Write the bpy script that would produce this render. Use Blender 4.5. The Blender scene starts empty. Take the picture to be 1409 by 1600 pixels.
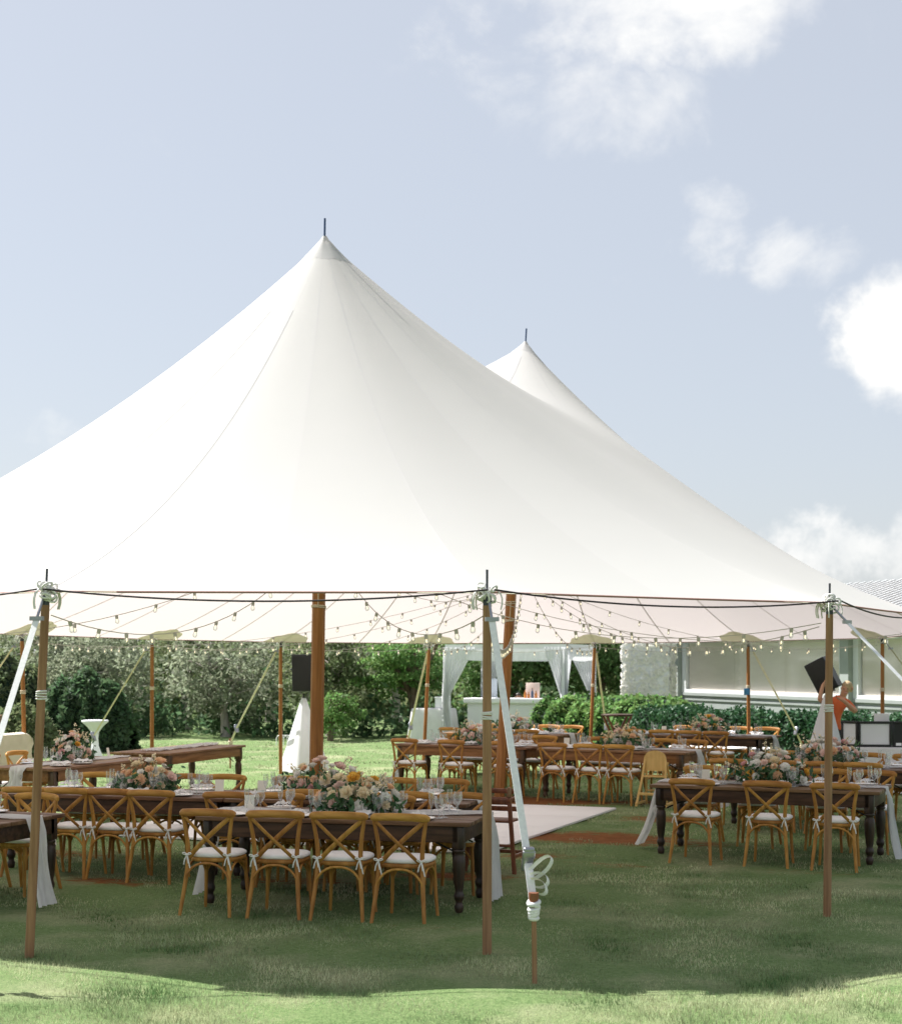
import bpy, math, random
import numpy as np
from mathutils import Vector, Matrix, Quaternion

random.seed(7)
RNG = np.random.default_rng(11)
scene = bpy.context.scene
COL = scene.collection
R = math.radians

# ---------------------------------------------------------------- camera
cam_d = bpy.data.cameras.new("camera")
cam = bpy.data.objects.new("camera", cam_d)
COL.objects.link(cam)
cam.location = (0, 0, 2.11)
cam.rotation_euler = (R(90), 0, 0)
cam_d.sensor_fit = 'HORIZONTAL'
cam_d.sensor_width = 24.0
cam_d.lens = 24.0 * 2400 / 1409
cam_d.shift_y = 233 / 1409
cam_d.clip_start = 0.1
cam_d.clip_end = 3000
cam_d.dof.use_dof = True
cam_d.dof.focus_distance = 13.5
cam_d.dof.aperture_fstop = 2.8
scene.camera = cam

# ---------------------------------------------------------------- world, sun, exposure
SUN = Vector((-1.86, 1.23, 2.60)).normalized()          # towards the sun
world = bpy.data.worlds.new("World")
scene.world = world
world.use_nodes = True
wt = world.node_tree
for n in list(wt.nodes):
    wt.nodes.remove(n)


def wn(t, **kw):
    n = wt.nodes.new(t)
    for k, v in kw.items():
        setattr(n, k, v)
    return n


def wl(a, b):
    wt.links.new(a, b)


w_out = wn('ShaderNodeOutputWorld')
w_bg = wn('ShaderNodeBackground')
w_bg.inputs['Strength'].default_value = 0.0695
wl(w_bg.outputs[0], w_out.inputs[0])
w_sky = wn('ShaderNodeTexSky')
w_sky.sky_type = 'NISHITA'
w_sky.sun_disc = False
w_sky.sun_elevation = math.asin(SUN.z)
w_sky.sun_rotation = math.atan2(SUN.x, SUN.y)
w_sky.air_density = 1.0
w_sky.dust_density = 1.5
w_sky.ozone_density = 1.0
w_tc = wn('ShaderNodeTexCoord')
DIR = w_tc.outputs['Generated']


def wmath(op, a, b=None, c=None, clamp=False):
    n = wn('ShaderNodeMath', operation=op, use_clamp=clamp)
    for i, v in enumerate((a, b, c)):
        if v is None:
            continue
        if isinstance(v, (int, float)):
            n.inputs[i].default_value = v
        else:
            wl(v, n.inputs[i])
    return n.outputs[0]


def wnoise(scale, detail, rough, stretch=(1, 1, 1), dist=0.0):
    m = wn('ShaderNodeMapping')
    m.inputs['Scale'].default_value = stretch
    wl(DIR, m.inputs['Vector'])
    n = wn('ShaderNodeTexNoise')
    n.inputs['Scale'].default_value = scale
    n.inputs['Detail'].default_value = detail
    n.inputs['Roughness'].default_value = rough
    n.inputs['Distortion'].default_value = dist
    wl(m.outputs[0], n.inputs['Vector'])
    return n.outputs['Fac']


def sky_dir(px, py):
    return Vector(((px - 704.5) / 2400, 1.0, (1033 - py) / 2400)).normalized()


def cloud_blob(px, py, ax, az, amp):
    """a soft lobe of cloud round one direction of the sky"""
    c = sky_dir(px, py)
    s = wn('ShaderNodeVectorMath', operation='SUBTRACT')
    wl(DIRW, s.inputs[0])
    s.inputs[1].default_value = c
    m = wn('ShaderNodeVectorMath', operation='MULTIPLY')
    wl(s.outputs[0], m.inputs[0])
    m.inputs[1].default_value = (1 / ax, 2.0, 1 / az)
    l = wn('ShaderNodeVectorMath', operation='LENGTH')
    wl(m.outputs[0], l.inputs[0])
    r = wn('ShaderNodeMapRange', interpolation_type='SMOOTHSTEP')
    r.inputs['From Min'].default_value = 1.0
    r.inputs['From Max'].default_value = 0.0
    r.inputs['To Min'].default_value = 0.0
    r.inputs['To Max'].default_value = amp
    wl(l.outputs['Value'], r.inputs['Value'])
    return r.outputs[0]


w_wn = wn('ShaderNodeTexNoise')
w_wn.inputs['Scale'].default_value = 11.0
w_wn.inputs['Detail'].default_value = 6
w_wn.inputs['Roughness'].default_value = .6
wl(DIR, w_wn.inputs['Vector'])
w_ws = wn('ShaderNodeVectorMath', operation='SUBTRACT')
wl(w_wn.outputs['Color'], w_ws.inputs[0])
w_ws.inputs[1].default_value = (.5, .5, .5)
w_wm = wn('ShaderNodeVectorMath', operation='MULTIPLY_ADD')
wl(w_ws.outputs[0], w_wm.inputs[0])
w_wm.inputs[1].default_value = (.15, .0, .12)
wl(DIR, w_wm.inputs[2])
DIRW = w_wm.outputs[0]
n_fine = wnoise(9.0, 9, 0.62, (1, 1, 1.35), 0.35)
n_broad = wnoise(2.6, 4, 0.5, (1, 1, 1.8), 0.2)
blobs = [(1010, 5, .175, .065, .62), (800, 10, .11, .045, .42), (1230, 10, .06, .05, .36), (940, 160, .11, .06, .38),
         (1050, 205, .045, .03, .24), (1160, 365, .06, .05, .44), (1300, 395, .055, .05, .42),
         (1440, 530, .06, .08, .95), (1290, 865, .10, .028, .62), (1420, 865, .09, .036, .62),
         (70, 680, .075, .03, .36), (0, 790, .06, .022, .5), (1235, 655, .04, .03, .16), (1400, 380, .05, .03, .22)]
tot = wmath('MULTIPLY', n_broad, 0.08)
for b in blobs:
    tot = wmath('MAXIMUM', tot, cloud_blob(*b))
dens = wmath('ADD', tot, wmath('MULTIPLY', wmath('SUBTRACT', n_fine, 0.5), 1.15))
d_map = wn('ShaderNodeMapRange', interpolation_type='SMOOTHSTEP')
d_map.inputs['From Min'].default_value = 0.17
d_map.inputs['From Max'].default_value = 0.78
wl(dens, d_map.inputs['Value'])
veil = wn('ShaderNodeMix', data_type='RGBA')
veil.inputs['Factor'].default_value = 0.74                 # thin high haze over the whole sky
wl(w_sky.outputs[0], veil.inputs[6])
veil.inputs[7].default_value = (3.90, 4.06, 4.36, 1)
cmix = wn('ShaderNodeMix', data_type='RGBA')
wl(d_map.outputs[0], cmix.inputs['Factor'])
wl(veil.outputs[2], cmix.inputs[6])
cmix.inputs[7].default_value = (6.4, 6.35, 6.2, 1)
wl(cmix.outputs[2], w_bg.inputs['Color'])

sun_d = bpy.data.lights.new("sun", 'SUN')
sun_d.energy = 4.6
sun_d.angle = R(0.5)
sun_d.color = (1.0, 0.965, 0.935)
sun = bpy.data.objects.new("sun", sun_d)
COL.objects.link(sun)
sun.location = (-20, 20, 30)
sun.rotation_euler = (-SUN).to_track_quat('-Z', 'Y').to_euler()

scene.view_settings.view_transform = 'Standard'
scene.view_settings.look = 'None'
scene.view_settings.exposure = 1.30
scene.view_settings.gamma = 1.0
scene.view_settings.use_curve_mapping = False
scene.cycles.max_bounces = 6
scene.cycles.transparent_max_bounces = 12
scene.cycles.transmission_bounces = 6
scene.cycles.diffuse_bounces = 4
scene.cycles.glossy_bounces = 3
scene.cycles.caustics_reflective = False
scene.cycles.caustics_refractive = False
scene.cycles.sample_clamp_indirect = 6.0
scene.cycles.use_denoising = True

# ================================================================ materials
MATS = {}


class NT:
    def __init__(self, m):
        self.t = m.node_tree

    def n(self, kind, **kw):
        x = self.t.nodes.new(kind)
        for k, v in kw.items():
            setattr(x, k, v)
        return x

    def l(self, a, b):
        self.t.links.new(a, b)


def mat(name, col, rough=0.6, col2=None, nscale=8.0, stretch=(1, 1, 1), bump=0.0, bscale=None, detail=5, metallic=0.0,
        spec=0.4, translucent=0.0, tcol=None, island=0.0, emit=None, estr=0.0, coat=0.0, sheen=0.0, lo=0.35, hi=0.65, objrand=0.0):
    m = bpy.data.materials.new(name)
    m.use_nodes = True
    g = NT(m)
    p = m.node_tree.nodes['Principled BSDF']
    out = m.node_tree.nodes['Material Output']
    p.inputs['Roughness'].default_value = rough
    p.inputs['Metallic'].default_value = metallic
    p.inputs['Specular IOR Level'].default_value = spec
    if coat:
        p.inputs['Coat Weight'].default_value = coat
    if sheen:
        p.inputs['Sheen Weight'].default_value = sheen
    c = None
    tc = g.n('ShaderNodeTexCoord')
    mp = g.n('ShaderNodeMapping')
    mp.inputs['Scale'].default_value = stretch
    g.l(tc.outputs['Object'], mp.inputs['Vector'])
    if col2 is not None:
        nz = g.n('ShaderNodeTexNoise')
        nz.inputs['Scale'].default_value = nscale
        nz.inputs['Detail'].default_value = detail
        g.l(mp.outputs[0], nz.inputs['Vector'])
        rp = g.n('ShaderNodeValToRGB')
        rp.color_ramp.elements[0].position = lo
        rp.color_ramp.elements[1].position = hi
        rp.color_ramp.elements[0].color = (*col, 1)
        rp.color_ramp.elements[1].color = (*col2, 1)
        g.l(nz.outputs['Fac'], rp.inputs['Fac'])
        c = rp.outputs['Color']
    if island or objrand:
        hsv = g.n('ShaderNodeHueSaturation')
        if island:
            ge = g.n('ShaderNodeNewGeometry')
            src = ge.outputs['Random Per Island']
            amp = island
        else:
            oi = g.n('ShaderNodeObjectInfo')
            src = oi.outputs['Random']
            amp = objrand
        mr = g.n('ShaderNodeMapRange')
        mr.inputs['To Min'].default_value = 1 - amp
        mr.inputs['To Max'].default_value = 1 + amp
        g.l(src, mr.inputs['Value'])
        g.l(mr.outputs[0], hsv.inputs['Value'])
        mr2 = g.n('ShaderNodeMapRange')
        mr2.inputs['To Min'].default_value = 0.5 - amp * 0.06
        mr2.inputs['To Max'].default_value = 0.5 + amp * 0.06
        g.l(src, mr2.inputs['Value'])
        g.l(mr2.outputs[0], hsv.inputs['Hue'])
        if c is None:
            hsv.inputs['Color'].default_value = (*col, 1)
        else:
            g.l(c, hsv.inputs['Color'])
        c = hsv.outputs['Color']
    if c is None:
        p.inputs['Base Color'].default_value = (*col, 1)
    else:
        g.l(c, p.inputs['Base Color'])
    if bump:
        nb = g.n('ShaderNodeTexNoise')
        nb.inputs['Scale'].default_value = bscale or nscale * 3
        nb.inputs['Detail'].default_value = 6
        g.l(mp.outputs[0], nb.inputs['Vector'])
        bp = g.n('ShaderNodeBump')
        bp.inputs['Strength'].default_value = bump
        bp.inputs['Distance'].default_value = 0.01
        g.l(nb.outputs['Fac'], bp.inputs['Height'])
        g.l(bp.outputs['Normal'], p.inputs['Normal'])
    if translucent:
        tr = g.n('ShaderNodeBsdfTranslucent')
        if tcol is not None:
            tr.inputs['Color'].default_value = (*tcol, 1)
        elif c is not None:
            g.l(c, tr.inputs['Color'])
        else:
            tr.inputs['Color'].default_value = (*col, 1)
        mx = g.n('ShaderNodeMixShader')
        mx.inputs[0].default_value = translucent
        g.l(p.outputs[0], mx.inputs[1])
        g.l(tr.outputs[0], mx.inputs[2])
        g.l(mx.outputs[0], out.inputs['Surface'])
    if emit is not None:
        p.inputs['Emission Color'].default_value = (*emit, 1)
        p.inputs['Emission Strength'].default_value = estr
    MATS[name] = m
    return m


mat('chair_wood', (.34, .155, .034), .48, (.50, .255, .068), 3.0, (9, 9, 1.5), bump=.08, bscale=20, objrand=.12, spec=.2)
mat('rail_wood', (.34, .155, .034), .48, (.51, .26, .068), 3.0, (1.5, 9, 9), bump=.08, bscale=20, objrand=.12, spec=.2)
mat('table_dark', (.035, .019, .011), .5, (.085, .045, .026), 2.5, (1.2, 10, 10), bump=.10, bscale=12, spec=.25)
mat('table_brown_lit', (.19, .085, .030), .48, (.31, .15, .060), 2.5, (1.2, 10, 10), bump=.10, bscale=12, spec=.25)  # light on the far tables painted in as a lighter orange brown
mat('plank_dark', (.105, .052, .026), .5, (.19, .108, .058), 2.2, (1.0, 9, 9), bump=.12, bscale=14, objrand=.16, spec=.25)
mat('plank_brown_lit', (.18, .090, .040), .48, (.29, .165, .085), 2.2, (1.0, 9, 9), bump=.12, bscale=14, objrand=.16, spec=.25)  # plank copy with the brighter light put into its colour
mat('leg_dark', (.022, .014, .010), .38, (.05, .028, .018), 5, (6, 6, 1.2), bump=.06, spec=.45)
mat('leg_brown_lit', (.060, .030, .015), .38, (.11, .06, .03), 5, (6, 6, 1.2), bump=.06, spec=.45)  # leg copy, lifted in colour as if better lit
mat('pole_wood', (.215, .110, .055), .55, (.33, .185, .098), 2.2, (14, 14, .9), bump=.18, bscale=6, spec=.3, objrand=.10)
mat('pole_amber', (.235, .090, .020), .5, (.35, .15, .040), 2.2, (10, 10, .8), bump=.18, bscale=6, spec=.35)
mat('pine', (.62, .40, .13), .5, (.72, .48, .18), 2.5, (8, 8, 1.2), bump=.05, spec=.35)
mat('redwood', (.145, .048, .022), .42, (.22, .078, .036), 3, (9, 9, 1.3), bump=.06, spec=.4)
mat('cushion', (.89, .87, .85), .9, (.84, .82, .80), 5, bump=.2, bscale=60, sheen=.2, spec=.1)
mat('ribbon', (.82, .80, .76), .85, spec=.15)
mat('linen', (.88, .87, .86), .9, (.84, .83, .82), 7, bump=.15, bscale=40, translucent=.25, spec=.1)
mat('gauze', (.88, .88, .88), .9, (.84, .84, .84), 9, bump=.2, bscale=30, translucent=.42, spec=.05)
mat('china', (.88, .87, .86), .12, spec=.5, coat=.3)
mat('card', (.80, .76, .66), .6)
mat('webbing', (.76, .76, .75), .75, (.68, .68, .68), 40, bump=.2, bscale=150, spec=.2)
mat('webbing_old', (.72, .67, .50), .8, (.62, .57, .42), 30, bump=.2, bscale=100, spec=.15)
mat('rope', (.68, .60, .46), .9, (.55, .47, .34), 60, bump=.3, bscale=120, spec=.1)
mat('white_rope', (.76, .75, .72), .9, (.66, .65, .62), 60, bump=.3, bscale=120, spec=.1)
mat('steel', (.30, .31, .34), .35, metallic=.9)
mat('dark_steel', (.06, .065, .08), .4, metallic=.6)
mat('blue_spike', (.045, .075, .16), .45, metallic=.3)
mat('black_cord', (.018, .012, .012), .6)
mat('black', (.018, .018, .019), .45, spec=.4)
mat('black_mesh', (.012, .012, .013), .6, (.03, .03, .03), 300, bump=.3, bscale=400)
mat('scrim', (.88, .88, .90), .8, (.85, .85, .87), 3, translucent=.3, spec=.1)
mat('white_paint', (.84, .84, .85), .45, (.80, .80, .81), 3)
mat('bar_white', (.78, .78, .79), .5, (.74, .74, .75), 2)
mat('patch', (.70, .69, .54), .85, (.66, .65, .50), 8, translucent=.4, tcol=(.62, .60, .46), spec=.1)
mat('vinyl_floor', (.87, .85, .84), .55, (.83, .81, .80), 1.2, bump=.05, bscale=4, spec=.35)
mat('cream', (.72, .66, .54), .85, (.66, .60, .49), 5, bump=.2, bscale=80, sheen=.3, spec=.1)
mat('crate', (.20, .11, .055), .7, (.30, .18, .10), 6, (1, 6, 6), bump=.2)
mat('house_grey', (.30, .325, .315), .65, (.27, .295, .285), 2.5, bump=.08, bscale=30)
mat('house_post', (.33, .36, .34), .6, (.29, .32, .30), 3)
mat('house_trim', (.66, .68, .68), .5)
mat('shade', (.84, .77, .68), .85, (.80, .73, .64), 1.5, (1, 1, 6), bump=.1, bscale=60)
mat('roof', (.30, .25, .215), .6, (.24, .20, .175), 4)
mat('soil_bag', (.72, .71, .68), .8)
mat('skin', (.55, .30, .19), .5, (.50, .26, .16), 12, spec=.35)
mat('hair_blond', (.42, .29, .15), .6, (.55, .42, .26), 30, (1, 1, .3), bump=.5, bscale=60)
mat('hair_dark', (.025, .02, .017), .5, (.05, .04, .03), 40, bump=.4, bscale=60)
mat('orange_shirt', (.72, .165, .055), .85, (.62, .13, .045), 7, bump=.25, bscale=18, sheen=.2, spec=.1)
mat('dark_shirt', (.02, .022, .028), .85, (.03, .032, .04), 9, bump=.2, bscale=20, spec=.1)
mat('trousers', (.05, .052, .06), .85, (.035, .036, .04), 9, bump=.2, bscale=20, spec=.1)
mat('grey_plastic', (.25, .25, .26), .4, spec=.5)
mat('laptop', (.74, .73, .72), .35, spec=.5)
mat('brass', (.55, .38, .16), .3, metallic=.9)
mat('bottle_amber', (.45, .16, .03), .15, spec=.6)
mat('bottle_blue', (.05, .08, .14), .15, spec=.6)
mat('pinkish', (.70, .52, .46), .6, (.74, .62, .56), 6)
mat('sky_panel', (.62, .68, .76), .5)
mat('blue_box', (.05, .22, .42), .5)
mat('bark', (.13, .095, .065), .9, (.23, .18, .13), 6, (3, 3, .7), bump=.6, bscale=12, spec=.1)
mat('bark_grey', (.28, .25, .22), .9, (.42, .38, .34), 6, (3, 3, .7), bump=.6, bscale=12, spec=.1)
LEAF = dict(rough=.6, spec=.2, island=.38, translucent=.5)
mat('leaf_grey', (.20, .23, .15), col2=(.35, .38, .27), nscale=.7, **LEAF)
mat('leaf_olive', (.13, .17, .08), col2=(.22, .26, .13), nscale=.8, **LEAF)
mat('leaf_bright', (.12, .22, .065), col2=(.21, .34, .11), nscale=1.2, **LEAF)
mat('leaf_mid', (.11, .19, .065), col2=(.19, .28, .11), nscale=1.2, **LEAF)
mat('leaf_dark', (.06, .11, .052), col2=(.11, .175, .085), nscale=1.2, **LEAF)
mat('leaf_hedge', (.022, .075, .028), col2=(.05, .125, .048), nscale=2.0, rough=.5, spec=.25, island=.35, translucent=.25)
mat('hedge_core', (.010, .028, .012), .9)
mat('leaf_floral', (.03, .10, .036), col2=(.085, .175, .075), nscale=9, rough=.45, spec=.4, island=.35, translucent=.22)
PETAL = dict(rough=.8, spec=.1, translucent=.40, island=.06)
mat('petal_white', (.94, .92, .87), **PETAL)
mat('petal_cream', (.90, .79, .58), **PETAL)
mat('petal_blush', (.92, .72, .65), **PETAL)
mat('petal_peach', (.92, .65, .43), **PETAL)
mat('petal_rose', (.82, .50, .50), **PETAL)
mat('petal_yellow', (.90, .57, .12), **PETAL)
mat('filament', (.9, .8, .6), .4, emit=(1, .80, .50), estr=.7)
mat('socket', (.46, .44, .40), .6)
mat('wire', (.52, .49, .45), .6)


def glass_mat():
    m = bpy.data.materials.new('crystal')
    m.use_nodes = True
    g = NT(m)
    out = m.node_tree.nodes['Material Output']
    m.node_tree.nodes.remove(m.node_tree.nodes['Principled BSDF'])
    tr = g.n('ShaderNodeBsdfTransparent')
    tr.inputs['Color'].default_value = (.93, .95, .95, 1)
    gl = g.n('ShaderNodeBsdfGlossy')
    gl.inputs['Roughness'].default_value = .08
    df = g.n('ShaderNodeBsdfDiffuse')
    df.inputs['Color'].default_value = (.95, .95, .95, 1)  # white painted in for bright highlights that the reflections lack
    lw = g.n('ShaderNodeLayerWeight')
    lw.inputs['Blend'].default_value = .45
    mr = g.n('ShaderNodeMapRange')
    mr.inputs['To Min'].default_value = .10
    mr.inputs['To Max'].default_value = .75
    g.l(lw.outputs['Facing'], mr.inputs['Value'])
    m0 = g.n('ShaderNodeMixShader')
    m0.inputs[0].default_value = .55
    g.l(gl.outputs[0], m0.inputs[1])
    g.l(df.outputs[0], m0.inputs[2])
    mx = g.n('ShaderNodeMixShader')
    g.l(mr.outputs[0], mx.inputs[0])
    g.l(tr.outputs[0], mx.inputs[1])
    g.l(m0.outputs[0], mx.inputs[2])
    g.l(mx.outputs[0], out.inputs['Surface'])
    MATS['crystal'] = m
    m2 = m.copy()
    m2.name = 'window_glass'
    for n in m2.node_tree.nodes:
        if n.type == 'MAP_RANGE':
            n.inputs['To Min'].default_value = .05
            n.inputs['To Max'].default_value = .14
        if n.type == 'MIX_SHADER' and not n.inputs[0].is_linked:
            n.inputs[0].default_value = .0
        if n.type == 'BSDF_TRANSPARENT':
            n.inputs['Color'].default_value = (.99, .99, .99, 1)
    MATS['window_glass'] = m2


glass_mat()


def canopy_mat():
    m = bpy.data.materials.new('sailcloth')
    m.use_nodes = True
    g = NT(m)
    p = m.node_tree.nodes['Principled BSDF']
    out = m.node_tree.nodes['Material Output']
    oi = g.n('ShaderNodeObjectInfo')
    rv = g.n('ShaderNodeMapRange')
    rv.inputs['To Min'].default_value = .595
    rv.inputs['To Max'].default_value = .625
    g.l(oi.outputs['Random'], rv.inputs['Value'])
    cc = g.n('ShaderNodeCombineColor')
    g.l(rv.outputs[0], cc.inputs[0])
    g.l(rv.outputs[0], cc.inputs[1])
    sc_ = g.n('ShaderNodeMath', operation='MULTIPLY')
    sc_.inputs[1].default_value = .965
    g.l(rv.outputs[0], sc_.inputs[0])
    g.l(sc_.outputs[0], cc.inputs[2])
    g.l(cc.outputs[0], p.inputs['Base Color'])
    p.inputs['Roughness'].default_value = .75
    p.inputs['Specular IOR Level'].default_value = .2
    tc = g.n('ShaderNodeTexCoord')
    nz = g.n('ShaderNodeTexNoise')
    nz.inputs['Scale'].default_value = 1.1
    nz.inputs['Detail'].default_value = 3
    g.l(tc.outputs['Object'], nz.inputs['Vector'])
    bp = g.n('ShaderNodeBump')
    bp.inputs['Strength'].default_value = .25
    bp.inputs['Distance'].default_value = .02
    g.l(nz.outputs['Fac'], bp.inputs['Height'])
    g.l(bp.outputs['Normal'], p.inputs['Normal'])
    tr = g.n('ShaderNodeBsdfTranslucent')
    tr.inputs['Color'].default_value = (.67, .595, .595, 1)
    mx = g.n('ShaderNodeMixShader')
    mx.inputs[0].default_value = .36
    g.l(p.outputs[0], mx.inputs[1])
    g.l(tr.outputs[0], mx.inputs[2])
    g.l(mx.outputs[0], out.inputs['Surface'])
    MATS['sailcloth'] = m


canopy_mat()


def ground_mat():
    m = bpy.data.materials.new('lawn')
    m.use_nodes = True
    g = NT(m)
    p = m.node_tree.nodes['Principled BSDF']
    p.inputs['Roughness'].default_value = .95
    p.inputs['Specular IOR Level'].default_value = .1
    tc = g.n('ShaderNodeTexCoord')

    def nz(scale, detail, stretch=(1, 1, 1), rough=.6):
        mp = g.n('ShaderNodeMapping')
        mp.inputs['Scale'].default_value = stretch
        g.l(tc.outputs['Object'], mp.inputs['Vector'])
        n = g.n('ShaderNodeTexNoise')
        n.inputs['Scale'].default_value = scale
        n.inputs['Detail'].default_value = detail
        n.inputs['Roughness'].default_value = rough
        g.l(mp.outputs[0], n.inputs['Vector'])
        return n.outputs['Fac']

    def ramp(fac, a, ca, b, cb):
        r = g.n('ShaderNodeValToRGB')
        r.color_ramp.elements[0].position = a
        r.color_ramp.elements[0].color = (*ca, 1)
        r.color_ramp.elements[1].position = b
        r.color_ramp.elements[1].color = (*cb, 1)
        g.l(fac, r.inputs['Fac'])
        return r.outputs['Color']

    def mix(fac, a, b):
        x = g.n('ShaderNodeMix', data_type='RGBA')
        if isinstance(fac, float):
            x.inputs['Factor'].default_value = fac
        else:
            g.l(fac, x.inputs['Factor'])
        g.l(a, x.inputs[6])
        g.l(b, x.inputs[7])
        return x.outputs[2]

    fine = ramp(nz(26, 8, rough=.7), .30, (.075, .145, .045), .72, (.225, .30, .125))
    dry = ramp(nz(40, 5), .35, (.33, .315, .19), .7, (.54, .51, .35))
    patchy = nz(.9, 5)
    pm = g.n('ShaderNodeMapRange')
    pm.inputs['From Min'].default_value = .48
    pm.inputs['From Max'].default_value = .75
    pm.inputs['To Max'].default_value = .65
    g.l(patchy, pm.inputs['Value'])
    c = mix(pm.outputs[0], fine, dry)
    soil = ramp(nz(7, 8, rough=.7), .3, (.17, .062, .018), .75, (.30, .125, .045))
    at = g.n('ShaderNodeAttribute', attribute_name='soil')
    sm = g.n('ShaderNodeMath', operation='ADD')
    g.l(at.outputs['Fac'], sm.inputs[0])
    sn = g.n('ShaderNodeMath', operation='MULTIPLY_ADD')
    g.l(nz(5.5, 8, (1, 1.6, 1), .72), sn.inputs[0])
    sn.inputs[1].default_value = 1.7
    sn.inputs[2].default_value = -.85
    g.l(sn.outputs[0], sm.inputs[1])
    s2 = g.n('ShaderNodeMapRange', interpolation_type='SMOOTHSTEP')
    s2.inputs['From Min'].default_value = .38
    s2.inputs['From Max'].default_value = .80
    g.l(sm.outputs[0], s2.inputs['Value'])
    c = mix(s2.outputs[0], c, soil)
    g.l(c, p.inputs['Base Color'])
    bp = g.n('ShaderNodeBump')
    bp.inputs['Strength'].default_value = .8
    bp.inputs['Distance'].default_value = .03
    g.l(nz(45, 6, rough=.7), bp.inputs['Height'])
    g.l(bp.outputs['Normal'], p.inputs['Normal'])
    MATS['lawn'] = m


ground_mat()
mat('seam_tape', (.53, .53, .525), .8, translucent=.2, tcol=(.5, .47, .45), spec=.1)
mat('grass_blade', (.105, .19, .066), .6, col2=(.58, .59, .37), nscale=1.3, island=.42, translucent=.35, spec=.25)

# ================================================================ mesh helpers


def set_props(o, label=None, cat=None, group=None, kind=None):
    if label:
        o['label'] = label
    if cat:
        o['category'] = cat
    if group:
        o['group'] = group
    if kind:
        o['kind'] = kind
    return o


def link(name, me, parent=None, m=None):
    if m is not None and len(me.materials) == 0:
        me.materials.append(MATS[m])
    o = bpy.data.objects.new(name, me)
    COL.objects.link(o)
    o.parent = parent
    return o


def thing(name, loc, rz, label, cat, group=None):
    e = bpy.data.objects.new(name, None)
    COL.objects.link(e)
    e.empty_display_size = .2
    e.location = loc
    e.rotation_euler = (0, 0, rz)
    return set_props(e, label, cat, group)


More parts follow.
